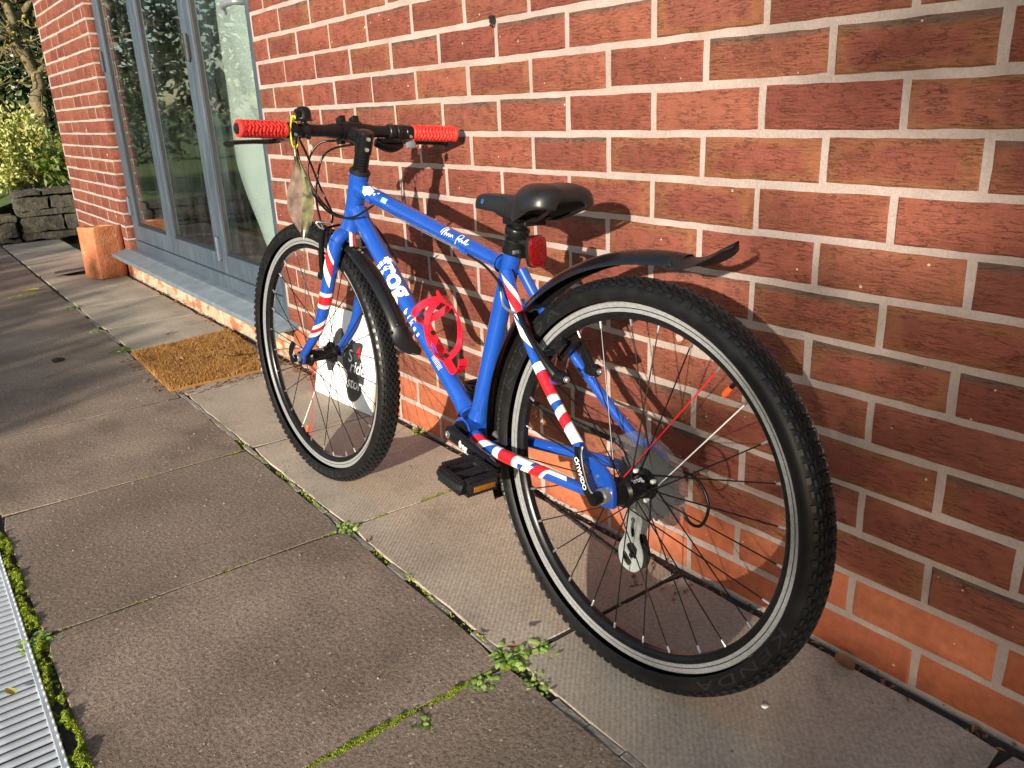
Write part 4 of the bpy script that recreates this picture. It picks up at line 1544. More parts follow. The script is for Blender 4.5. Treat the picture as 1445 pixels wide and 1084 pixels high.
# ---------------------------------------------------------------- cockpit (steered)
m_ = MB()
m_.lathe([(-0.002, 0.0200), (0.000, 0.0225), (0.004, 0.0225), (0.008, 0.0190)], ST_TOP, ST_AX, 28)
bbuild(m_, 'headset', M['black_plastic'], st=True, smooth=40)
m_ = MB()
for k in range(6): m_.lathe([(0.008 + k * 0.0062, 0.0148), (0.008 + k * 0.0062, 0.0160), (0.0132 + k * 0.0062, 0.0160), (0.0132 + k * 0.0062, 0.0148)], ST_TOP, ST_AX, 24)
bbuild(m_, 'spacer', M['black_metal'], st=True, smooth=40)
STEM = ST_TOP + ST_AX * 0.068
BARC = V((0.838, 0, 0.524))
m_ = MB()
m_.lathe([(0.042, 0.0165), (0.044, 0.0178), (0.086, 0.0178), (0.089, 0.016), (0.090, 0.010), (0.0905, 0.004)], ST_TOP, ST_AX, 26)
m_.tube([STEM + V((0.004, 0, 0.002)), BARC + V((-0.010, 0, -0.004))], [0.0165, 0.0165], 18, flat=0.95)
m_.lathe([(-0.021, 0.0185), (-0.023, 0.0205), (0.023, 0.0205), (0.021, 0.0185)], BARC, (0, 1, 0), 24)
for sg in (-1, 1):
    m_.box(BARC + V((0.006, sg * 0.016, 0.0215)), (0.020, 0.012, 0.014), rot=Matrix.Rotation(R(20), 3, 'Y'))
    m_.box(BARC + V((0.010, sg * 0.016, -0.0205)), (0.018, 0.011, 0.012))
for dz in (0.050, 0.072):
    m_.lathe([(0, 0.0042), (0.007, 0.0040)], ST_TOP + ST_AX * dz + V((-0.019, 0.004, 0)), (-1, 0.3, 0), 10, 1)
bbuild(m_, 'stem', [M['black_metal'], M['silver']], st=True, bevel=0)


def barpt(y):
    """handlebar centre line, gentle rise and back sweep"""
    a = abs(y)
    k = min(max((a - 0.05) / 0.21, 0), 1)
    return V((0.838 - 0.038 * k ** 1.3, y, 0.524 + 0.004 * k - 0.010 * (y < 0) * k))


m_ = MB()
m_.tube([barpt(y / 100) for y in range(-24, 27, 2)], [0.0111 if abs(y) > 12 else (0.0125 if abs(y) > 5 else 0.0155) for y in range(-24, 27, 2)], 18)
bbuild(m_, 'handlebar', M['black'], st=True, smooth=50)


def grip(y0, y1):
    """rubber grip with a chevron relief; y0 inner end, y1 outer end"""
    n1, n2 = 72, 40
    vs, fs = [], []
    prof = []
    for i in range(n1 + 1):
        t = i / n1
        prof.append(t)
    for i, t in enumerate(prof):
        y = y0 + (y1 - y0) * t
        c = barpt(y)
        T = (barpt(y0 + (y1 - y0) * min(t + .02, 1)) - barpt(y0 + (y1 - y0) * max(t - .02, 0))).normalized()
        N = V((0, 0, 1)); N = (N - T * N.dot(T)).normalized(); B = T.cross(N)
        for k in range(n2):
            a = 2 * math.pi * k / n2
            r_ = 0.0150
            if t < 0.06 or t > 0.94: r_ = 0.0166
            elif t < 0.08 or t > 0.92: r_ = 0.0152
            else:
                ph = t * 13 + 0.30 * (abs(((a / (2 * math.pi) * 5) % 1) - 0.5) * 2) * 2
                r_ = 0.0148 + 0.0019 * (1 if (ph % 1) < 0.55 else 0) * (1 if (((a / (2 * math.pi) * 5 + 0.5 * (int(ph) % 2)) % 1) < 0.86) else 0.1)
            if t == 0 or t == 1: r_ = 0.0150
            vs.append(c + (N * math.cos(a) + B * math.sin(a)) * r_)
    for i in range(n1):
        for k in range(n2):
            l = (k + 1) % n2
            fs.append((i * n2 + k, i * n2 + l, (i + 1) * n2 + l, (i + 1) * n2 + k))
    fs.append(tuple(range(n2))); fs.append(tuple(n1 * n2 + k for k in range(n2)))
    mb = MB(); mb.add(vs, fs)
    g = bbuild(mb, 'grip', M['red_rubber'], st=True, smooth=35)
    mb = MB()
    e = barpt(y1)
    d = (barpt(y1) - barpt(y0)).normalized()
    mb.lathe([(-0.002, 0.0105), (0.0012, 0.0105), (0.0018, 0.006)], e, d, 18)
    mb.v = [tuple(steer(p)) for p in mb.v]
    mb.build('bar_plug', M['black'], g)
    return g


grip(0.156, 0.262)
grip(-0.150, -0.254)


def lever(sg):
    """brake lever with clamp and blade"""
    mb = MB()
    c = barpt(sg * 0.138)
    mb.lathe([(-0.009, 0.0112), (-0.009, 0.0150), (0.009, 0.0150), (0.009, 0.0112)], c, (0, 1, 0), 18)
    mb.box(c + V((0.018, sg * 0.006, -0.012)), (0.028, 0.038, 0.015), rot=Matrix.Rotation(R(18), 3, 'Y'))
    mb.tube([c + V((0.030, -sg * 0.006, -0.014)), c + V((0.032, -sg * 0.034, -0.013))], [0.0065, 0.0050], 12)
    lv = bbuild(mb, 'brake_lever', M['black_metal'], st=True, bevel=0.0015, seg=1)
    bl = MB()
    pts = catmull([c + V((0.028, sg * 0.010, -0.018)), c + V((0.040, sg * 0.030, -0.022)), c + V((0.044, sg * 0.060, -0.022)), c + V((0.036, sg * 0.095, -0.023)), c + V((0.026, sg * 0.118, -0.024)), c + V((0.020, sg * 0.124, -0.026))], 7)
    n = len(pts)
    bl.tube(pts, [0.0098 - 0.0030 * math.sin(math.pi * i / (n - 1)) + (0.0006 if i > n - 4 else 0) for i in range(n)], 12, flat=0.62, ref=(0, 0, 1))
    bl.v = [tuple(steer(p)) for p in bl.v]
    bl.build('lever_blade', M['black'], lv, smooth=50)
    sc = MB()
    sc.lathe([(0, 0.0040), (0.003, 0.0036)], c + V((0.022, sg * 0.012, -0.0205)), (0, 0, -1), 10)
    sc.v = [tuple(steer(p)) for p in sc.v]
    sc.build('lever_screw', M['silver'], lv)
    sc = MB()
    sc.lathe([(0, 0.0034), (0.004, 0.0030)], c + V((-0.013, 0, -0.008)), (-1, 0, -0.3), 10)
    sc.v = [tuple(steer(p)) for p in sc.v]
    sc.build('lever_screw', M['silver'], lv)


lever(1)
lever(-1)
# right-hand shifter pod with thumb paddle
m_ = MB()
c = barpt(-0.098)
m_.lathe([(-0.0075, 0.0118), (-0.0075, 0.0162), (0.0075, 0.0162), (0.0075, 0.0118)], c, (0, 1, 0), 18)
m_.lathe([(-0.052, 0.0126), (-0.052, 0.0148), (-0.012, 0.0152), (-0.012, 0.0126)], c, (0, 1, 0), 18)
m_.tube(catmull([c + V((0.014, 0.030, -0.020)), c + V((0.008, 0.012, -0.028)), c + V((0.004, -0.006, -0.032)), c + V((0.004, -0.030, -0.026))], 6), [0.010 + 0.0065 * math.sin(math.pi * min(1, (i + 3) / 22)) for i in range(19)], 16, flat=0.75, ref=(0, 0, 1))
m_.box(c + V((0.000, 0.004, -0.018)), (0.026, 0.046, 0.010))
pod = bbuild(m_, 'gear_shifter', M['black_plastic'], st=True, bevel=0.0015, seg=1)
m_ = MB()
m_.prism([(-0.012, -0.007), (0.010, -0.009), (0.014, 0.0), (0.010, 0.008), (-0.010, 0.005)], -0.003, 0.003, (0, -1, 0.10), (0.2, 0.08, 1), (-1, 0, 0.2), c + V((-0.020, -0.038, -0.026)))
m_.v = [tuple(steer(p)) for p in m_.v]
m_.build('thumb_paddle', M['grey_plastic'], pod, bevel=0.0016)
# bell
m_ = MB()
c = barpt(0.108)
m_.lathe([(-0.006, 0.0120), (-0.006, 0.0150), (0.006, 0.0150), (0.006, 0.0120)], c, (0, 1, 0), 18)
m_.tube([c + V((-0.010, 0, -0.010)), c + V((-0.016, 0, -0.014))], 0.005, 10)
m_.tube([c + V((0, 0, 0.012)), c + V((0, 0, 0.022))], 0.006, 10)
bell = bbuild(m_, 'bell', M['black_plastic'], st=True, smooth=40)
m_ = MB()
m_.lathe([(0.018, 0.0175), (0.020, 0.0185), (0.0215, 0.0175), (0.0225, 0.0155), (0.032, 0.0155), (0.040, 0.0140), (0.0445, 0.010), (0.046, 0.004), (0.0462, 0.0005)], c, (0, 0, 1), 26)
m_.v = [tuple(steer(p)) for p in m_.v]
m_.build('bell_dome', M['black'], bell, smooth=50)
m_ = MB()
m_.tube([c + V((-0.010, 0.012, 0.026)), c + V((-0.014, 0.020, 0.034)), c + V((-0.016, 0.025, 0.037))], [0.003, 0.004, 0.0045], 10)
m_.v = [tuple(steer(p)) for p in m_.v]
m_.build('bell_striker', M['black'], bell)

# ---------------------------------------------------------------- wheels
def wheel(cx, st, red_ang, red_left, dish, label, tread_dir):
    cen = V((cx, 0, 0))
    X = V((1, 0, 0)); Z = V((0, 0, 1)); Y = V((0, 1, 0))
    root = empty('wheel', OFF, bike)
    root['label'] = label

    def fin(mb, name, mat, smooth=40, bevel=0.0):
        mb.v = [tuple(steer(V(p) * WS + cen)) if st else tuple(V(p) * WS + cen) for p in mb.v]
        return mb.build(name, mat, root, smooth=smooth, bevel=bevel)

    # tyre: carcass plus knobs
    N = 168
    prof = []
    for i in range(17):
        a = R(-128 + 256 * i / 16)
        prof.append((0.0250 * math.sin(a), 0.2955 + 0.0195 * math.cos(a)))
    mb = MB()
    mb.lathe(prof, (0, 0, 0), (0, 1, 0), N, cap=False, ref=(1, 0, 0))
    nk = 112

    def knob(a0, a1, t0, t1, h, skew=0.0):
        q0, q1 = R(a0), R(a1)
        base, top = [], []
        for (q, t) in ((q0, t0 - skew), (q1, t0 + skew), (q1, t1 + skew), (q0, t1 - skew)):
            for hh, lst, sh in ((-0.001, base, 0), (h, top, 1)):
                qq = q + ((q0 + q1) / 2 - q) * 0.18 * sh
                tt_ = t + ((t0 + t1) / 2 - t) * 0.14 * sh
                rr = 0.2955 + (0.0195 + hh) * math.cos(qq)
                y = (0.0250 + hh) * math.sin(qq)
                lst.append((rr * math.cos(tt_), y, rr * math.sin(tt_)))
        mb.add(base + top, [(4, 5, 6, 7), (0, 1, 5, 4), (1, 2, 6, 5), (2, 3, 7, 6), (3, 0, 4, 7)], 1)

    for k in range(nk):
        t = 2 * math.pi * k / nk
        w = 2 * math.pi / nk
        s_ = 1 if k % 2 else -1
        knob(-5, 5, t, t + w * 0.60, 0.0034, 0.003 * tread_dir)
        for sg in (-1, 1):
            knob(sg * 8, sg * 17, t + w * 0.25, t + w * 0.82, 0.0034, 0.004 * sg)
            knob(sg * 20, sg * 29, t + w * 0.02, t + w * 0.60, 0.0034, 0.003 * sg)
            knob(sg * 32, sg * 42, t + w * 0.30, t + w * 0.86, 0.0034)
            knob(sg * 46, sg * (63 if k % 2 else 57), t + w * 0.05, t + w * 0.60, 0.0036)
    tyre = fin(mb, 'tyre', [M['rubber'], M['tread']], 35)
    # raised maker's name on the side wall
    mb = MB()
    for base_ang in ((-2.48, 0.66) if not st else (-1.62, 1.5)):
        mb = MB()
        bm = text2d('KENDA', 0.034, 0.0, 0.1, 1.25)
        bm_sub(bm, 0.008, 3)
        vs, fs = bm_lists(bm); bm.free()
        wid = max(p.x for p in vs)
        out = []
        for p in vs:
            th = base_ang + (p.x / wid - 0.5) * 0.70
            rr = 0.2885 + p.y * 0.56
            q = (rr - 0.2955) / 0.0195
            yy = 0.0250 * math.sqrt(max(0.05, 1 - q * q)) + 0.00045
            out.append((rr * math.cos(th), yy, rr * math.sin(th)))
        mb.add(out, fs)
        fin(mb, 'sidewall_lettering', M['tyre_print'], 60)
    # rim
    mb = MB()
    mb.lathe([(-0.0108, 0.2675), (-0.0085, 0.2600), (-0.0045, 0.2565), (0.0045, 0.2565), (0.0085, 0.2600), (0.0108, 0.2675), (0.0100, 0.2795), (-0.0100, 0.2795)], (0, 0, 0), (0, 1, 0), 96, closed=True)
    fin(mb, 'rim', M['black_metal'], 35)
    mb = MB()
    for sg in (-1, 1):
        mb.lathe([(sg * 0.0100, 0.2672), (sg * 0.0117, 0.2680), (sg * 0.0117, 0.2728), (sg * 0.0109, 0.2734), (sg * 0.0109, 0.2742), (sg * 0.0117, 0.2748), (sg * 0.0117, 0.2812), (sg * 0.0105, 0.2824), (sg * 0.0090, 0.2812)], (0, 0, 0), (0, 1, 0), 120, closed=True)
    fin(mb, 'brake_track', M['track'], 35)
    for sg in (-1, 1):
        mb = MB()
        mb.lathe([(sg * 0.0104, 0.2733), (sg * 0.01125, 0.2733), (sg * 0.01125, 0.2743), (sg * 0.0104, 0.2743)], (0, 0, 0), (0, 1, 0), 96, closed=True)
        fin(mb, 'wear_groove', M['black'], 35)
    # hub
    fl, frr = dish
    mb = MB()
    mb.lathe([(-0.052, 0.006), (-0.050, 0.010), (frr - 0.006, 0.012), (frr - 0.003, 0.0255), (frr + 0.001, 0.0255), (frr + 0.004, 0.0165), (fl - 0.006, 0.0145), (fl - 0.002, 0.0235), (fl + 0.002, 0.0235), (fl + 0.006, 0.019), (fl + 0.016, 0.0175), (0.0555, 0.0150), (0.057, 0.006)], (0, 0, 0), (0, 1, 0), 30)
    fin(mb, 'hub', M['black_metal'], 35)
    mb = MB()
    bm = text2d('frog', 0.013, 0.0004, 0, 1.0)
    vs, fs = bm_lists(bm); bm.free()
    mb.add([((0.0162) * math.cos(R(125) - p.y / 0.016), -p.x + 0.016, (0.0162) * math.sin(R(125) - p.y / 0.016)) for p in vs], fs)
    fin(mb, 'hub_lettering', M['white_decal'], 0)
    # spokes
    for k in range(28):
        a = R(red_ang) + 2 * math.pi * k / 28
        left = (k % 2 == 0) == red_left
        y = fl if left else frr
        sgn = (-1 if k % 4 == 0 else 1) if k % 2 == 0 else (1 if k % 4 == 1 else -1)
        ha = a + sgn * R(40)
        p1 = V((0.2575 * math.cos(a), 0.002 if left else -0.002, 0.2575 * math.sin(a)))
        p0 = V((0.0215 * math.cos(ha), y + (0.0028 if (k // 2) % 2 else -0.0028), 0.0215 * math.sin(ha)))
        d = (p0 - p1).normalized()
        mb = MB()
        mb.tube([p1 + d * 0.011, p0], 0.00105, 7, 0)
        mb.tube([p1 - d * 0.002, p1 + d * 0.010, p1 + d * 0.0125], [0.0021, 0.0021, 0.0012], 8, 1)
        col = M['red_decal'] if k == 0 else (M['white_decal'] if k == 1 else M['steel'])
        fin(mb, 'spoke', [col, M['silver']], 40)
    va = R(red_ang) + math.pi / 28 * (1.0)
    dv = V((math.cos(va), 0, math.sin(va)))
    mb = MB()
    mb.tube([dv * 0.257, dv * 0.243], 0.0032, 10, 1)
    mb.lathe([(0, 0.0042), (0.012, 0.0048), (0.016, 0.0042), (0.019, 0.0020)], dv * 0.246, -dv, 12, 0)
    fin(mb, 'valve', [M['orange_cap'], M['black']], 40)
    return root


wr = wheel(0.0, False, 121.7, True, (0.030, -0.019), 'rear wheel with clear plastic spoke guard', 1)
wf = wheel(L, True, -72.8, True, (0.030, -0.030), 'front wheel with one red and one white spoke', -1)

# quick release skewers
m_ = MB()
m_.lathe([(0.066, 0.012), (0.078, 0.0125), (0.080, 0.011)], (0, 0, 0.006), (0, 1, 0), 20, 1)
m_.lathe([(0.080, 0.0095), (0.092, 0.0105), (0.096, 0.009), (0.097, 0.004)], (0, 0, 0.006), (0, 1, 0), 20)
lv = catmull([(0.000, 0.090, 0.004), (0.012, 0.094, 0.016), (0.026, 0.093, 0.040), (0.036, 0.090, 0.062), (0.040, 0.086, 0.074)], 6)
m_.tube(lv, [0.0105 - 0.003 * math.sin(math.pi * i / (len(lv) - 1)) for i in range(len(lv))], 14, flat=0.45, ref=(0, 1, 0))
qr = bbuild(m_, 'quick_release', [M['black_metal'], M['silver']], smooth=45)
m_ = MB()
bm = text2d('QUANDO', 0.011, 0.0003, 0, 1.0)
vs, fs = bm_lists(bm); bm.free()
dvec = V((-0.036, 0.004, -0.062)).normalized(); uv = V((0.86, 0.0, -0.5))
m_.add([V((0.036, 0.0970, 0.062)) + dvec * p.x + uv * (p.y - 0.004) for p in vs], fs)
m_.build('skewer_lettering', M['white_decal'], qr, smooth=0)
m_ = MB()
fe = V((L, 0, 0.002))
m_.lathe([(0.056, 0.011), (0.064, 0.0115), (0.066, 0.008)], fe, (0, 1, 0), 18, 1)
m_.lathe([(0.066, 0.009), (0.076, 0.0095), (0.078, 0.006)], fe, (0, 1, 0), 18)
m_.lathe([(-0.072, 0.006), (-0.070, 0.010), (-0.058, 0.010), (-0.056, 0.0025), (0.070, 0.0025)], fe, (0, 1, 0), 18)
lv = catmull([fe + V((0, 0.070, 0)), fe + V((-0.006, 0.080, 0.012)), fe + V((-0.016, 0.083, 0.030)), fe + V((-0.024, 0.080, 0.044))], 6)
m_.tube(lv, [0.0085] * len(lv), 12, flat=0.5, ref=(0, 1, 0))
bbuild(m_, 'quick_release', [M['black_metal'], M['silver']], st=True, smooth=45)

# ---------------------------------------------------------------- mudguards
def mudguard(cx, spec, st, hw=0.0250, crown=0.018):
    """spec: list of (angle deg, radius)"""
    mb = MB()
    dense = catmull([(a, r_, 0) for a, r_ in spec], 10)
    nw = 10
    vs, fs = [], []
    for (a, r_, _) in dense:
        an = R(a)
        for layer in (0, 1):
            for j in range(nw + 1):
                u = -1 + 2 * j / nw
                rr = r_ + crown * (1 - u * u) + (0.0016 if layer else 0.0)
                vs.append((cx + rr * math.cos(an), u * hw, rr * math.sin(an)))
    w = 2 * (nw + 1)
    for i in range(len(dense) - 1):
        for j in range(nw):
            a = i * w + j; b_ = a + w
            fs.append((a, b_, b_ + 1, a + 1))
            fs.append((a + nw + 1, a + nw + 2, b_ + nw + 2, b_ + nw + 1))
        fs.append((i * w, i * w + nw + 1, (i + 1) * w + nw + 1, (i + 1) * w))
        fs.append((i * w + nw, (i + 1) * w + nw, (i + 1) * w + w - 1, i * w + w - 1))
    mb.add(vs, fs)
    return bbuild(mb, 'mudguard', M['guard'], st=st, smooth=50)


def flap(parent, cx, a0, a1, r0, r1, st, hw=0.028):
    mb = MB()
    n, nw = 14, 10
    vs, fs = [], []
    for i in range(n + 1):
        t = i / n
        an = R(a0 + (a1 - a0) * t)
        rr0 = r0 + (r1 - r0) * t ** 2.4
        wj = hw * (1 if t < 0.72 else math.sqrt(max(0.0, 1 - ((t - 0.72) / 0.285) ** 2)))
        for layer in (0, 1):
            for j in range(nw + 1):
                u = -1 + 2 * j / nw
                rr = rr0 + (0.0170 * (1 - t * 0.55)) * (1 - u * u) + (0.0022 if layer else 0.0)
                vs.append((cx + rr * math.cos(an), u * wj, rr * math.sin(an)))
    w = 2 * (nw + 1)
    for i in range(n):
        for j in range(nw):
            a = i * w + j; b_ = a + w
            fs.append((a, b_, b_ + 1, a + 1)); fs.append((a + nw + 1, a + nw + 2, b_ + nw + 2, b_ + nw + 1))
        fs.append((i * w, i * w + nw + 1, (i + 1) * w + nw + 1, (i + 1) * w)); fs.append((i * w + nw, (i + 1) * w + nw, (i + 1) * w + w - 1, i * w + w - 1))
    for j in range(nw): fs.append((j, j + 1, nw + 2 + j, nw + 1 + j))
    mb.add(vs, fs)
    if st: mb.v = [tuple(steer(p)) for p in mb.v]
    f = mb.build('mud_flap', M['black_plastic'], parent, smooth=50)
    mb = MB()
    an = R(a0 + (a1 - a0) * 0.14)
    rr = r0 + 0.006
    mb.lathe([(0, 0.0042), (0.002, 0.0038), (0.0026, 0.002)], (cx + rr * math.cos(an), hw * 0.93, rr * math.sin(an)), (0.2 * math.cos(an), 1, 0.2 * math.sin(an)), 12)
    if st: mb.v = [tuple(steer(p)) for p in mb.v]
    mb.build('flap_rivet', M['guard'], parent)
    return f


mr = mudguard(0.0, [(-22, 0.338), (10, 0.340), (40, 0.338), (65, 0.336), (85, 0.340), (101, 0.350)], False)
flap(mr, 0.0, 98, 110.5, 0.348, 0.404, False, 0.0300)
mf = mudguard(L, [(118, 0.326), (132, 0.336), (148, 0.358), (158, 0.369), (163, 0.370)], True, 0.0215, 0.013)
flap(mf, L, 160, 169, 0.370, 0.422, True, 0.0240)
m_ = MB()
c = steer(CR + V((-0.024, -0.002, -0.006)))
m_.box(c, (0.004, 0.014, 0.040), rot=Matrix.Rotation(R(8), 3, 'Y'))
m_.box(c + V((-0.012, 0, -0.024)), (0.030, 0.014, 0.003), rot=Matrix.Rotation(R(25), 3, 'Y'))
m_.lathe([(0, 0.005), (0.003, 0.005)], c + V((-0.002, 0, 0.002)), (-1, 0, 0), 8, 1)
m_.lathe([(0, 0.003), (0.0025, 0.0025)], c + V((-0.014, 0.003, -0.0255)), (-0.5, 0, 1), 8, 1)
m_.lathe([(0, 0.003), (0.0025, 0.0025)], c + V((-0.024, 0.003, -0.030)), (-0.5, 0, 1), 8, 1)
bbuild(m_, 'mudguard_bracket', [M['brown_metal'], M['silver']], bevel=0)
for (a_, b2) in (((0.250, 0, 0.236), (0.272, 0, 0.246)), ((0.318, 0, -0.02), (0.345, 0, -0.012))):
    m_ = MB()
    m_.tube([a_, b2], 0.006, 10)
    m_.lathe([(0, 0.0058), (0.003, 0.0058)], b2, V(b2) - V(a_), 6)
    bbuild(m_, 'mudguard_bolt', M['silver'], smooth=40)

# ---------------------------------------------------------------- v-brakes
def vbrake(pv, top, st, sgs=(1, -1)):
    for sg in sgs:
        mb = MB()
        p = V((pv[0], sg * pv[1], pv[2])); q = V((top[0], sg * top[1], top[2]))
        mb.tube(catmull([p, p.lerp(q, 0.3) + V((0, sg * 0.006, 0)), p.lerp(q, 0.7) + V((0, sg * 0.006, 0)), q], 5), [0.0090, 0.0092, 0.0090, 0.0086, 0.008, 0.0075, 0.007, 0.0066, 0.0064, 0.0062, 0.006, 0.006, 0.006, 0.006, 0.006, 0.006], 12, flat=0.8)
        d = V((-1, 0, 0)) if not st else V((1, 0, 0))
        mb.lathe([(-0.006, 0.0105), (0.012, 0.0112), (0.016, 0.0095), (0.018, 0.006)], p, d, 16)
        mb.lathe([(0.018, 0.0052), (0.0225, 0.0050), (0.0245, 0.003)], p, d, 12, 1)
        pad = p.lerp(q, 0.36)
        mb.tube([pad, V((pad.x, sg * 0.0155, pad.z))], 0.005, 10)
        mb.box((pad.x, sg * 0.0150, pad.z), (0.056, 0.009, 0.014), rot=Matrix.Rotation(R(48), 3, 'Y') if not st else Matrix.Rotation(R(-50), 3, 'Y'))
        bbuild(mb, 'brake_arm', [M['black_metal'], M['silver']], st=st, bevel=0)


vbrake((0.142, 0.037, 0.150), (0.232, 0.042, 0.238), False)
vbrake((0.918, 0.037, 0.212), (0.900, 0.042, 0.318), True)
# noodles, cables
def cable(pts, r_=0.0024, mi=0):
    mc_ = MB()
    mc_.tube(catmull(pts, 8), r_, 8)
    bbuild(mc_, 'brake_noodle' if mi and r_ > 0.001 else 'brake_cable', M['silver'] if mi else M['black'], smooth=50)
cable([(0.406, 0.016, 0.312), (0.350, 0.022, 0.300), (0.310, 0.024, 0.278), (0.300, 0.026, 0.262)])
cable([(0.300, 0.026, 0.262), (0.288, 0.030, 0.242), (0.262, 0.036, 0.236), (0.232, 0.042, 0.238)], 0.0024, 1)
cable([(0.232, 0.042, 0.238), (0.236, 0.0, 0.244), (0.232, -0.042, 0.238)], 0.0030)
cable([(0.718, 0.020, 0.380), (0.560, 0.018, 0.344), (0.406, 0.016, 0.313)], 0.0008, 1)
cable([(0.718, 0.020, 0.380), (0.790, 0.034, 0.350), (0.860, 0.052, 0.360), (0.905, 0.075, 0.420), (0.905, 0.090, 0.478), (0.870, 0.108, 0.510)])
cable([(0.870, 0.104, 0.511), (0.920, 0.060, 0.470), (0.925, 0.030, 0.400), (0.900, 0.02, 0.352), (0.890, 0.028, 0.330)])
cable([(0.868, -0.030, 0.502), (0.925, 0.030, 0.498), (0.935, 0.055, 0.430), (0.880, 0.030, 0.355), (0.800, -0.020, 0.335), (0.700, -0.021, 0.262)])
cable([(0.862, -0.055, 0.500), (0.930, 0.010, 0.480), (0.940, 0.035, 0.400), (0.910, 0.045, 0.340), (0.900, 0.042, 0.318)])
cable([(0.890, 0.028, 0.330), (0.905, 0.055, 0.333), (0.903, 0.050, 0.322), (0.900, 0.042, 0.318)], 0.0024, 1)
cable([(0.900, 0.042, 0.318), (0.905, 0, 0.324), (0.900, -0.042, 0.318)], 0.0030)
for (d, tb) in ((0.068, tt), (0.398, tt)):
    m_ = MB()
    p = tb.pt(d, R(-25), 0.002)
    m_.tube([p + V((0.008, 0, 0.002)), p - V((0.010, 0, 0.002))], 0.0048, 12)
    m_.build('cable_stop', M['blue'], TT, smooth=50)

# ---------------------------------------------------------------- drivetrain
m_ = MB()
ca, cb = BB + V((0.0, 0.058, 0)), V((0.264, 0.068, -0.034))
n = 10
m_.tube([ca.lerp(cb, t / n) for t in range(-1, n + 2)], [0.010, 0.0165] + [0.0155 - 0.0045 * t / n for t in range(1, n + 1)] + [0.009], 16, flat=0.62, ref=(0, 1, 0))
crk = bbuild(m_, 'crank_arm', M['black_metal'], smooth=50)
m_ = MB()
m_.lathe([(-0.001, 0.0070), (0.0012, 0.0066), (0.0012, 0.0042), (0.0002, 0.0040)], ca + V((0, 0.0095, 0)), (0, 1, 0), 16)
m_.build('crank_bolt', M['silver'], crk, smooth=40)
m_ = MB()
bm = text2d('frog', 0.017, 0.0008, 0, 0.95)
vs, fs = bm_lists(bm); bm.free()
d_ = (cb - ca).normalized(); u_ = V((0, 1, 0)).cross(d_)
if u_.z < 0: u_ = -u_
m_.add([ca + d_ * (0.040 + p.x) + u_ * (p.y - 0.005) + V((0, 0.0100, 0)) for p in vs], fs)
m_.build('crank_lettering', M['white_decal'], crk, smooth=0)


def pedal(c, sg, tilt):
    rt = Matrix.Rotation(tilt, 3, 'Y')
    mb = MB()
    ww, ll = 0.070, 0.066        # y width, x length
    def P(x, y, z): return c + rt @ V((x, sg * y, z))
    mb.tube([P(0, -0.052, 0), P(0, 0.040, 0)], [0.007, 0.006], 12)
    mb.lathe([(-0.040, 0.012), (0.030, 0.011)], c, (0, sg, 0), 14)
    for x in (-ll / 2, ll / 2):
        mb.tube([P(x, -ww / 2 + .008, 0), P(x, ww / 2 - .008, 0)], [0.0115, 0.0115], 8, ref=(0, 0, 1))
        for k in range(11):
            for z in (-0.0115, 0.0115): mb.box(P(x, -ww / 2 + 0.007 + k * 0.0056, z), (0.013, 0.0036, 0.006), rot=rt)
    for y in (-ww / 2 + 0.004, ww / 2 - 0.002):
        mb.tube([P(-ll / 2, y, 0), P(-ll / 2 + 0.012, y + 0.004 * (1 if y > 0 else -1), 0), P(ll / 2 - 0.012, y + 0.004 * (1 if y > 0 else -1), 0), P(ll / 2, y, 0)], [0.0100, 0.0105, 0.0105, 0.0100], 8, ref=(0, 0, 1))
        for k in range(9):
            for z in (-0.0105, 0.0105): mb.box(P(-ll / 2 + 0.006 + k * 0.0072, y + 0.003 * (1 if y > 0 else -1), z), (0.0045, 0.009, 0.005), rot=rt)
    for a, b_ in ((-1, -1), (1, -1), (-1, 1), (1, 1)):
        mb.tube([P(a * 0.010, b_ * 0.016, 0), P(a * ll / 2, b_ * 0.026, 0)], [0.006, 0.0055], 8, flat=0.7)
    o = bbuild(mb, 'pedal', M['black_plastic'], smooth=35)
    for x in (-1, 1):
        mb = MB()
        mb.box(P(x * (ll / 2 + 0.0105), 0, 0), (0.004, 0.044, 0.0095), rot=rt)
        mb.build('pedal_reflector', M['amber'], o, bevel=0.001)
    return o


pedal(V((0.264, 0.122, -0.036)), 1, R(-8))
pedal(V((0.540, -0.126, 0.006)), -1, R(5))
m_ = MB()
ra, rb = BB + V((0, -0.062, 0)), V((0.540, -0.072, 0.006))
m_.tube([ra.lerp(rb, t / n) for t in range(-1, n + 2)], [0.010, 0.0165] + [0.0155 - 0.0045 * t / n for t in range(1, n + 1)] + [0.009], 16, flat=0.62, ref=(0, 1, 0))
bbuild(m_, 'crank_arm', M['black_metal'], smooth=50)
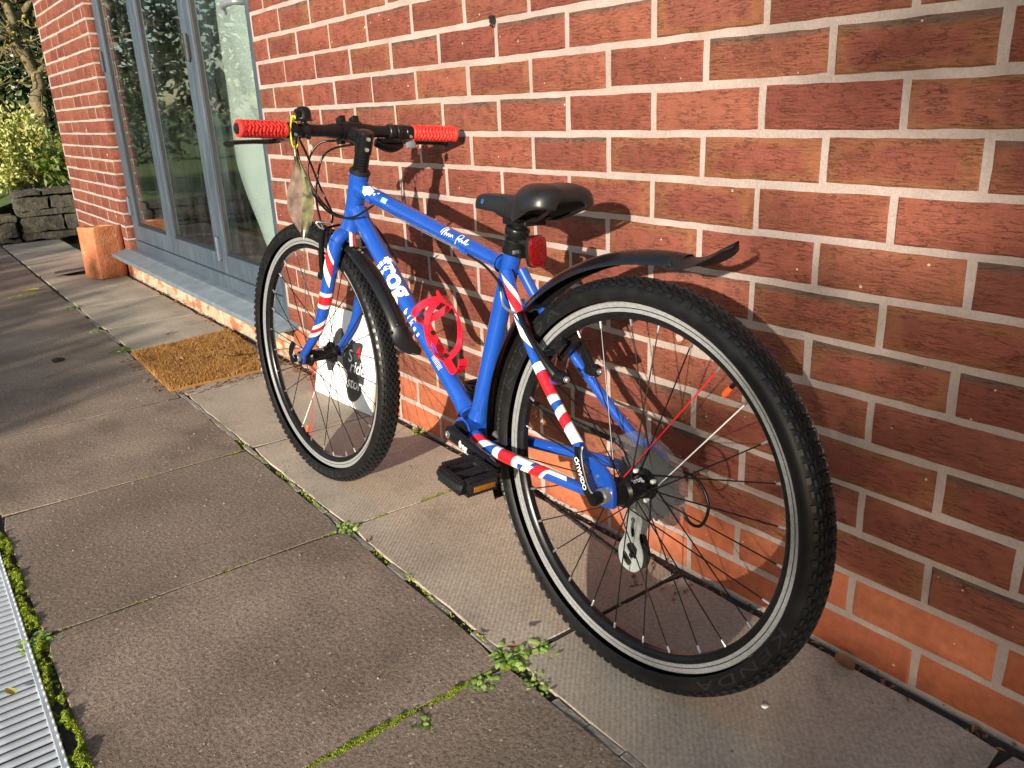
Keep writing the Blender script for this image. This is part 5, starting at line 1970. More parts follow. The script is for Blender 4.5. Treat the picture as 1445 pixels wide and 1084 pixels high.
# chainring with guard
m_ = MB()
NT = 38
pl = []
for i in range(NT * 4):
    t = 2 * math.pi * i / (NT * 4)
    r_ = 0.0790 if i % 4 in (0, 1) else 0.0745
    pl.append((r_ * math.cos(t), r_ * math.sin(t)))
vs = [(BB.x + x, y, BB.z + z) for y in (-0.0455, -0.0425) for x, z in pl] + [(BB.x + x * 0.055 / 0.076, y, BB.z + z * 0.055 / 0.076) for y in (-0.0455, -0.0425) for x, z in pl]
k = len(pl)
fs = []
for i in range(k):
    j = (i + 1) % k
    fs += [(i, j, k + j, k + i), (2 * k + i, 3 * k + i, 3 * k + j, 2 * k + j), (i, 2 * k + i, 2 * k + j, j), (k + i, k + j, 3 * k + j, 3 * k + i)]
m_.add(vs, fs)
for i in range(5):
    t = 2 * math.pi * i / 5 + 0.3
    m_.tube([BB + V((0, -0.048, 0)), BB + V((0.062 * math.cos(t), -0.046, 0.062 * math.sin(t)))], [0.012, 0.008], 10, flat=0.5, ref=(0, 1, 0))
bbuild(m_, 'chainring', M['black_metal'], smooth=30)
m_ = MB()
m_.lathe([(-0.0500, 0.0885), (-0.0485, 0.0895), (-0.0470, 0.0885), (-0.0475, 0.066), (-0.0495, 0.066)], BB, (0, 1, 0), 60, closed=True)
bbuild(m_, 'chain_guard', M['black_plastic'], smooth=40)
# cassette
m_ = MB()
for q, (rad, y) in enumerate(((0.058, -0.0245), (0.051, -0.0285), (0.044, -0.0325), (0.038, -0.0365), (0.033, -0.0405), (0.029, -0.0445), (0.025, -0.0485))):
    tn = int(rad * 2 * math.pi / 0.0127)
    pl = []
    for i in range(tn * 4):
        t = 2 * math.pi * i / (tn * 4)
        r_ = rad + (0.002 if i % 4 in (0, 1) else -0.0025)
        pl.append((r_ * math.cos(t), r_ * math.sin(t)))
    m_.prism(pl, -0.0009, 0.0009, (1, 0, 0), (0, 0, 1), (0, 1, 0), (0, y, 0))
bbuild(m_, 'cassette', M['chain'], smooth=30)
m_ = MB()
m_.lathe([(-0.0205, 0.0240), (-0.0195, 0.0240), (-0.0172, 0.0815), (-0.0185, 0.0840), (-0.0200, 0.0815)], (0, 0, 0.0), (0, 1, 0), 64, closed=True)
sg_o = bbuild(m_, 'spoke_guard', M['disc'], smooth=40)
m_ = MB()
for t in (0.9, 2.6, 4.3, 5.8):
    m_.box((0.024 * math.cos(t), -0.0145, 0.024 * math.sin(t)), (0.006, 0.008, 0.006))
m_.build('guard_clip', M['board_white'], sg_o, bevel=0.001)
# derailleur
DY = -0.052
m_ = MB()
m_.tube(catmull([(0.004, -0.062, -0.016), (-0.006, -0.064, -0.030), (0.006, -0.066, -0.050), (0.030, -0.062, -0.072)], 6), 0.0105, 12, flat=0.8)
m_.box((0.008, -0.066, -0.046), (0.022, 0.022, 0.038), rot=Matrix.Rotation(R(28), 3, 'Y'))
m_.lathe([(-0.010, 0.010), (0.010, 0.010)], (0.036, -0.058, -0.078), (0, 1, 0), 14)
m_.tube(catmull([(-0.004, -0.064, -0.020), (-0.026, -0.066, -0.022), (-0.040, -0.062, -0.030)], 6), 0.006, 10)
m_.box((-0.030, -0.062, -0.026), (0.020, 0.014, 0.014))
der = bbuild(m_, 'derailleur', M['black_metal'], bevel=0)
for y, mt in ((DY + 0.0085, 'cage_grey'), (DY - 0.0085, 'black_metal')):
    m_ = MB()
    outer = catmull([(0.022, -0.070, 0), (0.040, -0.062, 0), (0.056, -0.076, 0), (0.054, -0.110, 0), (0.066, -0.140, 0), (0.060, -0.168, 0), (0.034, -0.175, 0), (0.016, -0.160, 0), (0.014, -0.135, 0), (0.024, -0.110, 0), (0.020, -0.086, 0), (0.022, -0.070, 0)], 4)[:-1]
    holes = [[(0.036, -0.084), (0.043, -0.090), (0.041, -0.112), (0.034, -0.108)], [(0.026, -0.130), (0.038, -0.122), (0.050, -0.134), (0.030, -0.150)], [(0.036, -0.158), (0.054, -0.142), (0.056, -0.158), (0.044, -0.167)]]
    bm = bmesh.new()
    def ringe(pts): 
        vv = [bm.verts.new((x, y, z)) for x, z in pts]
        return [bm.edges.new((vv[i], vv[(i + 1) % len(vv)])) for i in range(len(vv))]
    es = ringe([(p.x, p.y) for p in outer])
    for h in holes: es += ringe([(p.x, p.y) for p in catmull([(a, b_, 0) for a, b_ in h + [h[0]]], 4)[:-1]])
    bmesh.ops.triangle_fill(bm, use_beauty=True, use_dissolve=False, edges=es)
    rg = bmesh.ops.extrude_face_region(bm, geom=bm.faces[:])
    for v in rg['geom']:
        if isinstance(v, bmesh.types.BMVert): v.co.y += 0.002
    bmesh.ops.recalc_face_normals(bm, faces=bm.faces)
    me = bpy.data.meshes.new('derailleur_cage'); bm.to_mesh(me); bm.free(); me.materials.append(M[mt])
    link_mesh('derailleur_cage', me, der)
for (x, z) in ((0.038, -0.082), (0.038, -0.146)):
    m_ = MB()
    pl = [((0.0235 if i % 4 < 2 else 0.0205) * math.cos(2 * math.pi * i / 44), (0.0235 if i % 4 < 2 else 0.0205) * math.sin(2 * math.pi * i / 44)) for i in range(44)]
    m_.prism(pl, -0.003, 0.003, (1, 0, 0), (0, 0, 1), (0, 1, 0), (x, DY, z))
    m_.lathe([(-0.010, 0.005), (0.011, 0.005)], (x, DY, z), (0, 1, 0), 10)
    m_.build('jockey_wheel', M['black_plastic'], der, smooth=30)
m_ = MB()
cable_pts = [(0.020, -0.062, 0.016), (-0.020, -0.062, 0.022), (-0.066, -0.062, 0.018), (-0.090, -0.062, -0.016), (-0.080, -0.062, -0.052), (-0.058, -0.062, -0.056), (-0.040, -0.062, -0.036)]
m_.tube(catmull(cable_pts, 8), 0.0026, 8)
bbuild(m_, 'gear_cable', M['black'], smooth=50)
# chain
path = []
CY = -0.044
for i in range(0, 21): path.append(V((0.0, -0.040, 0.0345)).lerp(V((BB.x - 0.004, CY, BB.z + 0.077)), i / 20))
for i in range(1, 16):
    a = R(90 - 168 * i / 15)
    path.append(BB + V((0.077 * math.cos(a), CY, 0.077 * math.sin(a))))
pe = path[-1]
for i in range(1, 20): path.append(pe.lerp(V((0.030, DY, -0.170)), i / 19))
for i in range(1, 8):
    a = R(-110 - 150 * i / 8)
    path.append(V((0.038 + 0.0245 * math.cos(a), DY, -0.146 + 0.0245 * math.sin(a))))
path += [V((0.050, DY, -0.115)), V((0.060, DY, -0.088)), V((0.050, DY, -0.062)), V((0.032, -0.044, -0.030)), V((0.036, -0.040, 0.0)), V((0.026, -0.040, 0.024)), V((0.0, -0.040, 0.0345))]
# resample by link pitch
acc, out, dist, pitch = 0.0, [path[0]], 0.0, 0.0100
for i in range(1, len(path)):
    a, b_ = path[i - 1], path[i]
    seg = (b_ - a).length
    while dist + seg >= pitch:
        t = (pitch - dist) / seg
        a = a.lerp(b_, t); out.append(a); seg = (b_ - a).length; dist = 0.0
    dist += seg
m_ = MB()
for i in range(len(out) - 1):
    a, b_ = out[i], out[i + 1]
    T = (b_ - a).normalized(); N = V((0, 1, 0)).cross(T).normalized()
    w = 0.0032 if i % 2 else 0.0022
    for sg in (-1, 1):
        pl = [(-0.0015, -0.0034), (0.005, -0.0026), (0.0115, -0.0034), (0.0130, 0), (0.0115, 0.0034), (0.005, 0.0026), (-0.0015, 0.0034), (-0.003, 0)]
        m_.prism(pl, sg * w - 0.0005, sg * w + 0.0005, T, N, (0, 1, 0), a)
    m_.tube([a - V((0, 0.0036, 0)), a + V((0, 0.0036, 0))], 0.0022, 6)
bbuild(m_, 'chain', M['chain'], smooth=0)

# ---------------------------------------------------------------- bottle cage
m_ = MB()
dax = (dt.at(0.30)[0] - dt.at(0.20)[0]).normalized()
def cg(s_, o_, y): 
    c, N, B, r_ = dt.at(s_)
    return c + B * (r_ + o_) + N * y
def strap(pts, w, thick=0.0022):
    P = catmull(pts, 7)
    n = len(P)
    vs, fs = [], []
    for i, p in enumerate(P):
        T = (P[min(i + 1, n - 1)] - P[max(i - 1, 0)]).normalized()
        c0, N0, B0, r0 = dt.at(0.35)
        ctr = c0 + B0 * (r0 + 0.038)
        out = (p - ctr) - dax * (p - ctr).dot(dax)
        out = out.normalized() if out.length > 1e-4 else B0
        out = (out - T * out.dot(T)).normalized()
        sd_ = T.cross(out).normalized()
        ww = w if not hasattr(w, '__len__') else w[0] + (w[1] - w[0]) * i / (n - 1)
        for a, b_ in ((-1, -1), (1, -1), (1, 1), (-1, 1)):
            vs.append(p + sd_ * a * ww / 2 + out * b_ * thick / 2)
    for i in range(n - 1):
        for k in range(4):
            l = (k + 1) % 4
            fs.append((i * 4 + k, i * 4 + l, (i + 1) * 4 + l, (i + 1) * 4 + k))
    fs += [(0, 1, 2, 3), tuple((n - 1) * 4 + k for k in (3, 2, 1, 0))]
    m_.add(vs, fs)
rc_ = 0.0385
def ring_pt(s_, ang, rr=rc_): return cg(s_, 0.002 + rc_ + 0.0 - rr * math.cos(ang), rr * math.sin(ang))
strap([cg(0.320, 0.003, 0), cg(0.370, 0.003, 0), cg(0.431, 0.003, 0), cg(0.456, 0.006, 0), cg(0.462, 0.020, 0), cg(0.462, 0.038, 0), cg(0.455, 0.048, 0)], 0.018, 0.0035)
for sg in (-1, 1):
    strap([ring_pt(0.420, sg * R(8)), ring_pt(0.406, sg * R(55)), ring_pt(0.375, sg * R(95)), ring_pt(0.348, sg * R(135)), ring_pt(0.332, sg * R(178))], 0.013, 0.0034)
    strap([ring_pt(0.332, sg * R(178)), ring_pt(0.328, sg * R(135)), ring_pt(0.326, sg * R(90)), ring_pt(0.322, sg * R(45)), ring_pt(0.322, sg * R(4))], 0.015, 0.0034)
strap([ring_pt(0.336, R(180)), ring_pt(0.326, R(180), rc_ + 0.002), ring_pt(0.314, R(180), rc_ + 0.004)], (0.012, 0.004), 0.003)
cage = bbuild(m_, 'bottle_cage', M['red_plastic'], smooth=40)
m_ = MB()
for s_ in (0.358, 0.415):
    p = cg(s_, 0.005, 0.0)
    c, N, B, r_ = dt.at(s_)
    m_.lathe([(0, 0.005), (0.004, 0.0048), (0.0042, 0.0026), (0.002, 0.0024)], p, B, 12)
m_.build('cage_bolt', M['chain'], cage, smooth=40)

# hang tag on a yellow tie, looped round the bar by the bell
TP = steer(barpt(0.136))
def b2w(p): return BM @ (V(p) + OFF)
tg = tag(empty('hang_tag', b2w(TP) - V((0, 0, 0.2))), 'folded printed card tag hanging on a yellow tie from the left handlebar', 'tag')
TGL = -(b2w(TP) - V((0, 0, 0.2)))
m_ = MB()
loop = [TP + V((0.002 + 0.019 * math.cos(t), -0.004 - 0.017 * math.cos(t), -0.006 + 0.030 * math.sin(t))) for t in [2 * math.pi * i / 28 for i in range(28)]]
m_.tube([b2w(p) for p in loop], 0.0014, 8, closed=True)
tpk = b2w(TP + V((0.002, -0.004, 0.024)))
m_.box(tpk, (0.007, 0.006, 0.007))
m_.build('tie', M['yellow_tie'], tg, loc=TGL, smooth=50)
m_ = MB()
top = b2w(TP + V((0.002, -0.002, -0.036)))
m_.tube([top + V((0, 0, 0.006)), top - V((0, 0, 0.014))], 0.0016, 6)
m_.build('tag_ring', M['silver'], tg, loc=TGL)
# card: two leaves folded along a vertical spine, gently curled
m_ = MB()
cd = (CAM_LOC - top); cd.z = 0; cd.normalize(); side = V((-cd.y, cd.x, 0))
prof = [(0.0, 0.0015, 0.004), (0.014, 0.0045, 0.006), (0.045, 0.013, 0.014), (0.08, 0.022, 0.020), (0.11, 0.020, 0.024), (0.135, 0.012, 0.022), (0.155, 0.003, 0.014), (0.168, 0.0, 0.007)]
for layer in (0, 1):
    vs, fs = [], []
    for i, (h, wl, wr_) in enumerate(prof):
        tw = 0.25 * math.sin(i * 0.8)
        c = top - V((0, 0, 0.010 + h)) + side * (0.006 * math.sin(h * 28)) 
        for j in range(9):
            u = -1 + j / 4
            w = wl * 1.45 if u < 0 else wr_
            fold = (0.9 if u < 0 else 0.35)
            off = side * (u * w) + cd * (-abs(u) * w * fold + 0.0035 * math.sin(7 * u + 1.7 * i)) - cd * 0.0006 * layer
            vs.append(c + off)
    fl_ = [[], []]
    for i in range(len(prof) - 1):
        for j in range(8):
            a = i * 9 + j
            fl_[0 if j >= 4 else 1].append((a, a + 1, a + 10, a + 9))
    m_.add(vs, fl_[0], 0); m_.add(vs, fl_[1], 1)
m_.build('card', [M['tag'], M['tag_brown']], tg, loc=TGL, smooth=60)

# ================================================================== PLANTS AND LITTER
def leafquad(mb, p, d, n, l, w, curl=0.25):
    """one small leaf: pointed four-cornered blade bent along its midrib"""
    d = d.normalized()
    s_ = d.cross(n)
    s_ = s_.normalized() if s_.length > 1e-5 else V((1, 0, 0))
    n = s_.cross(d)
    a = p; m1 = p + d * l * 0.5 + n * l * curl * 0.35; t = p + d * l
    mb.add([a, m1 + s_ * w / 2, t, m1 - s_ * w / 2], [(0, 1, 2), (0, 2, 3)])


def rvec(rn):
    while True:
        v = V((rn.uniform(-1, 1), rn.uniform(-1, 1), rn.uniform(-1, 1)))
        if 0.05 < v.length < 1: return v.normalized()


def crown(mb, blobs, n, size, rn, hollow=0.35, clump=7):
    """leaves in clumps spread through a few overlapping ellipsoids"""
    tot = sum(b[1][0] * b[1][1] * b[1][2] for b in blobs)
    for c, rr in blobs:
        k = int(n / clump * rr[0] * rr[1] * rr[2] / tot)
        for _ in range(k):
            q = rvec(rn) * (hollow + (1 - hollow) * rn.random() ** 0.45)
            lump = 0.78 + 0.44 * noise.noise(q * 2.7 + V(c))
            cc = V(c) + V((q.x * rr[0], q.y * rr[1], q.z * rr[2])) * lump
            for _ in range(clump):
                p = cc + rvec(rn) * size * 1.6 * rn.random()
                d = (q * 0.6 + rvec(rn)).normalized()
                leafquad(mb, p, d, rvec(rn), size * rn.uniform(0.7, 1.3), size * rn.uniform(0.45, 0.7))


def limb(mb, a, b_, r0, r1, rn, wob=0.06, n=7):
    a, b_ = V(a), V(b_)
    pts = []
    for i in range(n + 1):
        t = i / n
        w = rvec(rn) * (a - b_).length * wob * (0 if i in (0, n) else 1)
        pts.append(a.lerp(b_, t) + w)
    pts = catmull(pts, 3)
    k = len(pts)
    mb.tube(pts, [r0 + (r1 - r0) * i / (k - 1) for i in range(k)], 8)
    return pts


# crooked garden tree beyond the stone wall
rn = random.Random(21)
gt = tag(empty('crooked_tree', (-8.5, 0.26, 0.3)), 'crooked bare-branched tree behind the pale shrub at the garden edge', 'tree')
GL = -V((-8.5, 0.26, 0.3))
mb = MB()
trunk = limb(mb, (-8.5, 0.26, 0.28), (-8.5, 0.24, 0.92), 0.075, 0.066, rn, 0.03)
l1 = limb(mb, (-8.5, 0.24, 0.90), (-8.5, 0.30, 1.35), 0.064, 0.052, rn, 0.05)
l2 = limb(mb, (-8.5, 0.30, 1.33), (-8.45, 0.17, 1.62), 0.050, 0.042, rn, 0.05)
l3 = limb(mb, (-8.45, 0.17, 1.60), (-8.4, 0.16, 2.2), 0.044, 0.030, rn, 0.06)
l4 = limb(mb, (-8.5, 0.24, 0.88), (-8.4, -0.40, 1.10), 0.050, 0.036, rn, 0.06)
l5 = limb(mb, (-8.5, 0.30, 1.34), (-8.6, 0.62, 1.66), 0.046, 0.034, rn, 0.06)
l6 = limb(mb, (-8.45, 0.17, 1.62), (-8.3, -0.30, 1.78), 0.034, 0.022, rn, 0.07)
l7 = limb(mb, (-8.44, 0.17, 1.75), (-8.6, 0.62, 2.3), 0.034, 0.02, rn, 0.07)
l8 = limb(mb, (-8.4, -0.40, 1.10), (-8.3, -0.8, 1.6), 0.034, 0.02, rn, 0.07)
tw = []
for src in (l3, l4, l5, l6, l7, l8, l2):
    for i in range(15):
        p = rn.choice(src)
        q = p + V((rn.uniform(-.25, .35), rn.uniform(-.55, .45), rn.uniform(-.25, .55)))
        tw.append(limb(mb, p, q, 0.010, 0.003, rn, 0.09, 5))
for i in range(60):
    p = rn.choice(rn.choice(tw))
    limb(mb, p, p + V((rn.uniform(-.1, .2), rn.uniform(-.30, .25), rn.uniform(-.2, .25))), 0.004, 0.0015, rn, 0.1, 3)
o = mb.build('trunk', M['bark'], gt, smooth=60, loc=GL)
mb = MB()
for i in range(700):
    p = rn.choice(rn.choice(tw)) + rvec(rn) * 0.03
    leafquad(mb, p, rvec(rn), rvec(rn), rn.uniform(.03, .055), rn.uniform(.02, .03))
mb.build('crown', M['leaf_yellow'], gt, smooth=0, loc=GL)

# variegated shrub
rn = random.Random(4)
sh = tag(empty('variegated_shrub', (-7.9, -0.05, 0.3)), 'pale yellow-green variegated shrub growing behind the stone wall', 'shrub')
mb = MB()
crown(mb, [((-7.95, 0.02, 0.66), (0.28, 0.30, 0.30)), ((-7.85, -0.28, 0.60), (0.28, 0.30, 0.34)), ((-8.0, 0.20, 0.62), (0.25, 0.22, 0.26)), ((-8.0, -0.45, 0.78), (0.25, 0.28, 0.38)), ((-8.05, -0.05, 0.86), (0.2, 0.3, 0.22))], 7200, 0.042, rn, 0.45)
mb.build('crown', M['leaf_varieg'], sh, smooth=0, loc=-V((-7.9, -0.05, 0.3)))
mb = MB()
for i in range(12): limb(mb, (-7.92 + rn.uniform(-.05, .05), -0.1 + rn.uniform(-.1, .1), 0.28), (-7.92 + rn.uniform(-.2, .2), -0.1 + rn.uniform(-.4, .4), 0.8), 0.012, 0.004, rn, 0.05, 4)
mb.build('trunk', M['bark'], sh, smooth=60, loc=-V((-7.9, -0.05, 0.3)))
gs = tag(empty('leafy_plant', (-7.62, 0.24, 0.35)), 'low dark broad-leaved plant between the pale shrub and the brick pier', 'plant')
mb = MB()
crown(mb, [((-7.62, 0.22, 0.58), (0.16, 0.20, 0.20)), ((-7.66, 0.45, 0.52), (0.16, 0.2, 0.18))], 520, 0.075, rn, 0.3, 4)
mb.build('crown', M['leaf_mid'], gs, smooth=0, loc=-V((-7.62, 0.24, 0.35)))

# dark evergreen hedge behind, and the garden that the panes mirror
def shrubmass(name, label, cat, blobs, n, size, mat, seed, base, trunks=(), hollow=0.3):
    rn = random.Random(seed)
    root = tag(empty(name, base), label, cat)
    off = -V(base)
    mb = MB()
    crown(mb, blobs, n, size, rn, hollow)
    mb.build('crown', mat, root, smooth=0, loc=off)
    if trunks:
        mb = MB()
        for a, b_, r0, r1 in trunks: limb(mb, a, b_, r0, r1, rn, 0.03, 5)
        mb.build('trunk', M['bark'], root, smooth=60, loc=off)
    return root


shrubmass('evergreen_hedge', 'tall dark evergreen hedge filling the background behind the crooked tree', 'hedge',
          [((-11.2, y, z), (0.9, 0.9, 0.9)) for y in (-1.5, -0.4, 0.5, 1.4) for z in (0.7, 1.6, 2.5, 3.4)] + [((-12.4, y, z), (0.7, 0.9, 0.9)) for y in (-0.3, 0.7, 1.7) for z in (0.8, 1.9, 3.0)], 26000, 0.11, M['leaf_dark'], 31, (-11.2, -0.6, 0.3), [((-11.3, -0.6, 0.2), (-11.2, -0.5, 3.0), 0.12, 0.05)])
shrubmass('garden_tree', 'leafy green tree standing on the lawn left of the patio', 'tree',
          [((-10.2, -4.6, 2.6), (1.3, 1.2, 1.0)), ((-9.6, -4.2, 3.6), (1.1, 1.1, 0.9))], 5000, 0.12, M['leaf_mid'], 32, (-10, -4.5, 0.2), [((-10, -4.5, 0.1), (-9.9, -4.4, 3.2), 0.14, 0.07)])
shrubmass('laurel_bush', 'rounded laurel bush on the lawn beyond the drain', 'bush',
          [((-7.4, -3.2, 0.55), (0.6, 0.7, 0.5)), ((-8.0, -2.6, 0.7), (0.5, 0.6, 0.5))], 3000, 0.08, M['leaf_mid'], 33, (-7.6, -3.0, 0))
shrubmass('conifer', 'tall dark conifer at the far end of the lawn', 'tree',
          [((-14.2, -6.6, 1.6), (1.6, 1.8, 1.6)), ((-14.2, -6.4, 3.8), (1.4, 1.5, 1.6)), ((-13.6, -3.6, 2.2), (1.2, 1.6, 1.8))], 7000, 0.16, M['leaf_dark'], 34, (-14, -5.5, 0.2), [((-14.2, -6.4, 0.1), (-14.2, -6.4, 4.2), 0.2, 0.08)])
# unseen hedge and tree, added sunward to shade the paving and right-hand wall
shrubmass('shade_caster_hedge', 'unseen green hedge added across the lawn to shade the paving by the glass doors', 'hedge',
          [((x, -7.4, 0.95), (0.62, 0.5, 1.04)) for x in (-5.8, -5.0, -4.2, -3.4, -2.6, -1.8, -1.0, -0.2, 0.6, 1.2)] + [((1.75, -7.4, 0.75), (0.5, 0.5, 0.9))], 42000, 0.12, M['leaf_dark'], 35, (-2, -7.4, 0), (), 0.6)
shrubmass('shade_caster_tree', 'unseen broad-crowned tree added right of the patio to shade the right-hand wall', 'tree',
          [((8.6, -11.0, 3.5), (2.45, 1.2, 2.5)), ((8.2, -11.0, 2.2), (2.4, 1.1, 1.5))], 46000, 0.14, M['leaf_mid'], 36, (8.6, -11.0, 0), [((8.6, -11.0, 0), (8.6, -11.0, 4.4), 0.13, 0.05)], 0.4)


# weeds in the joints
def weed(x, y, label, n, sz, spread, seed, mat='weed', round_=0.85):
    rn = random.Random(seed)
    root = tag(empty('weed', (x, y, -0.001)), label, 'weed', 'weeds in the paving joints')
    mb = MB()
    for i in range(int(n * 1.7)):
        an = rn.uniform(0, 6.283)
        rr = spread * rn.random() ** 0.7
        el = rn.uniform(0.15, 0.9)
        d = V((math.cos(an) * math.cos(el), math.sin(an) * math.cos(el), math.sin(el)))
        p0 = V((math.cos(an), math.sin(an), 0)) * rr * 0.6 + V((rn.uniform(-1, 1) * spread * 0.5, rn.uniform(-1, 1) * spread * 0.3, 0))
        l = sz * rn.uniform(0.35, 1.0)
        stem = d * l * 0.45
        # rounded leaf made of a six-point fan, cupped
        c = p0 + stem
        nrm = V((0, 0, 1)) + rvec(rn) * 0.55
        u = (d - nrm * d.dot(nrm) / nrm.length_squared).normalized(); w = nrm.normalized().cross(u)
        pts = [c + u * (l * 0.55 * math.cos(t)) * rn.uniform(.85, 1.15) + w * (l * 0.55 * round_ * math.sin(t)) + V((0, 0, -l * 0.10)) for t in [2 * math.pi * k / 7 for k in range(7)]]
        mb.add([c] + pts, [(0, k + 1, (k + 1) % 7 + 1) for k in range(7)])
        s2 = w * 0.0006
        mb.add([p0 - s2, p0 + s2, c], [(0, 1, 2)])
    mb.build('leaf', M[mat], root, smooth=0)
    return root


weed(-0.945, -0.438, 'bright green rosette weed where four slabs meet below the pedal', 34, 0.013, 0.030, 1)
weed(-0.345, -0.430, 'largest leafy weed at the crossing of joints before the rear wheel', 60, 0.017, 0.036, 2)
weed(-0.335, -0.375, 'small weed in the joint touching the rear tyre side', 30, 0.015, 0.026, 3)
weed(-0.270, -0.440, 'trailing weed just right of the largest leafy weed', 26, 0.012, 0.030, 4)
weed(-0.330, -0.500, 'flat green weed at the upper end of the mossy joint', 34, 0.013, 0.030, 5)
weed(-0.312, -0.625, 'tiny round-leaved weed halfway down the mossy joint', 14, 0.012, 0.018, 6)
weed(-1.335, -0.020, 'pale green weed at the wall foot beside the down tube', 14, 0.024, 0.022, 7, round_=0.6)
weed(-2.93, -0.465, 'green weed at the left corner of the doormat', 30, 0.024, 0.050, 8, round_=0.5)
weed(-0.935, -1.055, 'leafy weed spilling over the edge of the drain grating', 54, 0.014, 0.036, 9)
weed(-3.36, -0.47, 'small weed in the joint one slab beyond the doormat', 16, 0.020, 0.035, 10, round_=0.5)
weed(-3.98, -0.45, 'spreading weed in the joint two slabs beyond the doormat', 22, 0.022, 0.055, 12, round_=0.5)
weed(-4.55, -0.60, 'low green weed in the shaded joint left of the terracotta pot', 26, 0.020, 0.11, 13, round_=0.5)
weed(-0.330, -0.185, 'tiny weed in the joint seen through the rear spokes', 8, 0.010, 0.012, 14)


# moss: short tufts heaped along the joints
def moss(pts, n, seed, h0, w0):
    rn = random.Random(seed)
    mb = MB()
    for _ in range(n):
        k = rn.randrange(len(pts) - 1)
        a, b_ = V((*pts[k], 0)), V((*pts[k + 1], 0))
        t = rn.random()
        p = a.lerp(b_, t)
        wv = rn.gauss(0, w0)
        dens = noise.noise(V((p.x * 20, p.y * 20 + wv * 60, seed))) + 0.5 * noise.noise(V((p.x * 70, p.y * 70 + wv * 110, seed)))
        if dens + rn.uniform(-.12, .12) < -0.08: continue
        perp = V((-(b_ - a).y, (b_ - a).x, 0)).normalized()
        p = p + perp * max(-2 * w0, min(2 * w0, wv))
        p.z = -0.005 + h0 * max(0, dens + 0.25) * math.exp(-(wv / w0) ** 2 * 0.5)
        for _ in range(2):
            d = V((rn.uniform(-1, 1), rn.uniform(-1, 1), 1.3))
            leafquad(mb, p, d, rvec(rn), rn.uniform(.003, .0055), 0.0022)
    return mb


mm = MB()
for (pts, n, sd_, h0, w0) in (([(-0.336, -0.445), (-0.342, -0.60), (-0.342, -1.02)], 14000, 3, 0.010, 0.0065), ([(-1.45, -1.055), (-0.9, -1.053), (-0.40, -1.052)], 20000, 5, 0.012, 0.010),
                              ([(-1.56, -1.03), (-1.552, -0.45)], 700, 6, 0.006, 0.003), ([(-0.951, -1.03), (-0.946, -0.45)], 500, 7, 0.006, 0.003), ([(-0.951, -0.42), (-0.946, -0.03)], 900, 8, 0.009, 0.003), ([(-1.70, -0.438), (-0.40, -0.438)], 900, 9, 0.008, 0.003)):
    q = moss(pts, n, sd_, h0, w0)
    mm.add(q.v, q.f)
tag(mm.build('moss', M['moss'], smooth=0), 'bright green moss cushions in the slab joints and along the drain', 'moss', kind='stuff')

# leaf litter along the wall foot and round the mat
rn = random.Random(17)
lt = MB()


def litter(x0, x1, y0, y1, n, s0, s1):
    for _ in range(n):
        p = V((rn.uniform(x0, x1), rn.uniform(y0, y1), rn.uniform(-0.010, 0.004)))
        a = rn.uniform(0, 6.283)
        leafquad(lt, p, V((math.cos(a), math.sin(a), rn.uniform(-.1, .3))), V((rn.uniform(-.4, .4), rn.uniform(-.4, .4), 1)), rn.uniform(s0, s1), rn.uniform(s0, s1) * 0.5, 0.5)


litter(-4.6, -2.3, -0.035, -0.004, 320, 0.010, 0.026)
litter(-2.3, -1.9, -0.05, -0.004, 140, 0.012, 0.03)
litter(-1.9, 0.3, -0.026, -0.004, 260, 0.006, 0.018)
litter(-2.86, -2.22, -0.50, -0.46, 120, 0.008, 0.022)
litter(-2.22, -2.16, -0.46, -0.08, 130, 0.008, 0.026)
litter(-2.8, -2.3, -0.40, -0.10, 26, 0.012, 0.03)
for q in range(len(lt.v) - 26 * 4, len(lt.v)): lt.v[q] = (lt.v[q][0], lt.v[q][1], lt.v[q][2] + 0.024)
litter(-0.40, -0.28, -0.14, -0.02, 60, 0.006, 0.018)
tag(lt.build('leaf_litter', M['dry'], smooth=0), 'dry brown leaf litter along the foot of the wall and round the mat', 'leaf litter', kind='stuff')
# fine grit and crumbs over the slabs
gr = MB()
for _ in range(2600):
    x, y = rn.uniform(-3.0, 0.25), rn.uniform(-1.04, -0.03)
    if abs(y + 0.438) < 0.012: continue
    s_ = rn.uniform(0.0008, 0.0022) * (1.6 if rn.random() < 0.06 else 1)
    gr.add([(x - s_, y, 0), (x + s_ * .6, y - s_, 0), (x + s_, y + s_ * .7, 0), (x, y, s_ * 1.2)], [(0, 1, 3), (1, 2, 3), (2, 0, 3)])
tag(gr.build('grit', M['pointing'], smooth=0), 'fine pale grit scattered over the paving slabs', 'grit', kind='stuff')


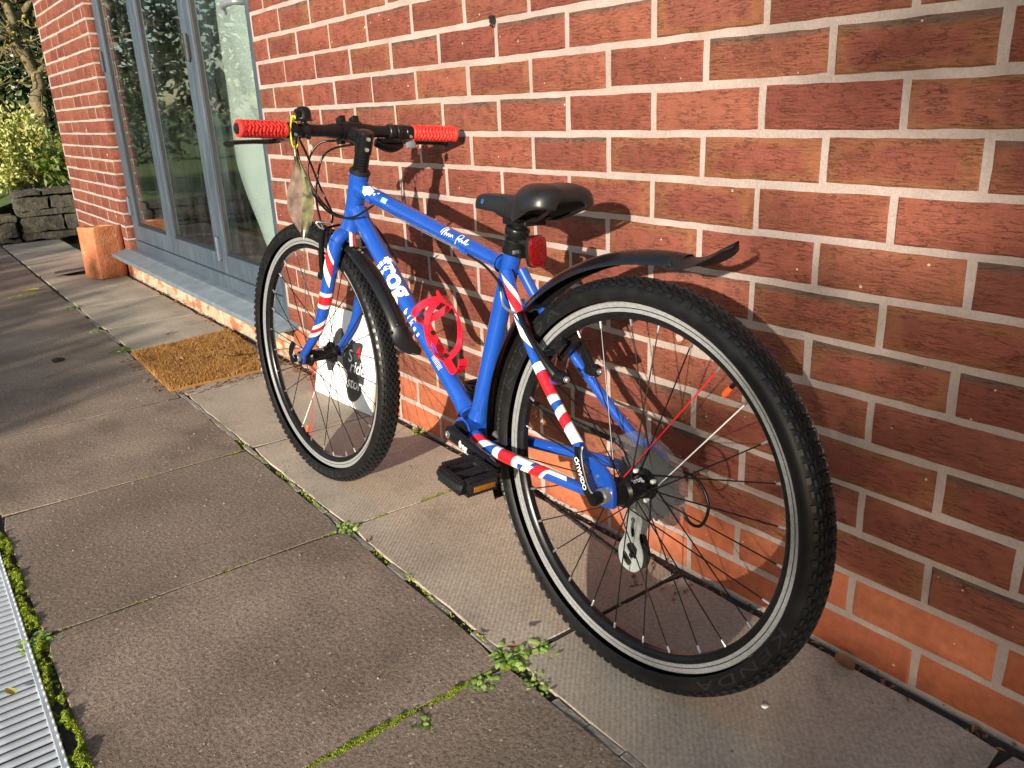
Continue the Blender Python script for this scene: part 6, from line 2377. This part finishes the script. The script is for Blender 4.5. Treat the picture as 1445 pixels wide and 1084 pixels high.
def dry_leaf(x, y, z, l, w, ang, label, mat='dry', curl=0.5):
    mb = MB()
    n = 6
    vs, fs = [], []
    for i in range(n + 1):
        t = i / n
        ww = w * math.sin(math.pi * min(1, t * 0.92 + 0.06)) ** 0.8
        for j in (-1, 0, 1):
            vs.append((l * (t - .5), ww * j * 0.5, curl * l * (t - .5) ** 2 + abs(j) * ww * 0.25))
    for i in range(n):
        for j in range(2):
            a = i * 3 + j
            fs.append((a, a + 1, a + 4, a + 3))
    mb.add(vs, fs)
    o = tag(mb.build('dry_leaf', M[mat], smooth=60), label, 'leaf', 'fallen leaves')
    o.location = (x, y, z)
    o.rotation_euler = (rn.uniform(-.1, .1), rn.uniform(-.1, .1), ang)


dry_leaf(-0.80, -1.112, 0.006, 0.026, 0.014, 0.4, 'yellow-green fallen leaf lying on the drain grating', 'dry_yellow')
dry_leaf(-4.62, -0.55, 0.006, 0.10, 0.05, 2.0, 'curled yellow leaf in the joint far beyond the mat', 'dry_yellow')
dry_leaf(0.02, -0.035, 0.008, 0.045, 0.030, 2.6, 'crumpled reddish leaf against the plinth right of the rear tyre')
dry_leaf(-0.43, -0.432, 0.003, 0.022, 0.006, 0.3, 'narrow orange-brown leaf on the joint left of the largest weed')
dry_leaf(-0.345, -0.425, 0.022, 0.024, 0.010, 1.1, 'brown curled leaf caught in the largest leafy weed')
dry_leaf(-0.86, -0.430, 0.003, 0.020, 0.007, 2.8, 'small rust leaf just below the pedal weed')
dry_leaf(-2.42, -0.18, 0.026, 0.09, 0.022, 0.5, 'pale brown leaf on the right side of the doormat')
dry_leaf(-3.05, -0.24, 0.004, 0.07, 0.012, 2.4, 'thin brown twig-like leaf on the pale slab above the mat')
# clump of earth on the shaded slab, pale chip on the near slab
for (x, y, r_, mt, nm, lab, cat) in ((-2.95, -0.69, 0.019, 'soil', 'earth_clod', 'dark clod of earth on the shaded slab left of the mat', 'clod'), (-0.005, -0.205, 0.0048, 'board_white', 'pale_chip', 'small white chip on the slab right of the rear wheel', 'chip')):
    bm = bmesh.new()
    bmesh.ops.create_icosphere(bm, subdivisions=3, radius=r_)
    for v in bm.verts:
        v.co = v.co * (1 + 0.55 * noise.noise(v.co / r_ * 1.7)); v.co.z = v.co.z * 0.45
    me = bpy.data.meshes.new(nm); bm.to_mesh(me); bm.free(); me.materials.append(M[mt])
    o = tag(link_mesh(nm, me, None, (x, y, r_ * 0.4)), lab, cat)
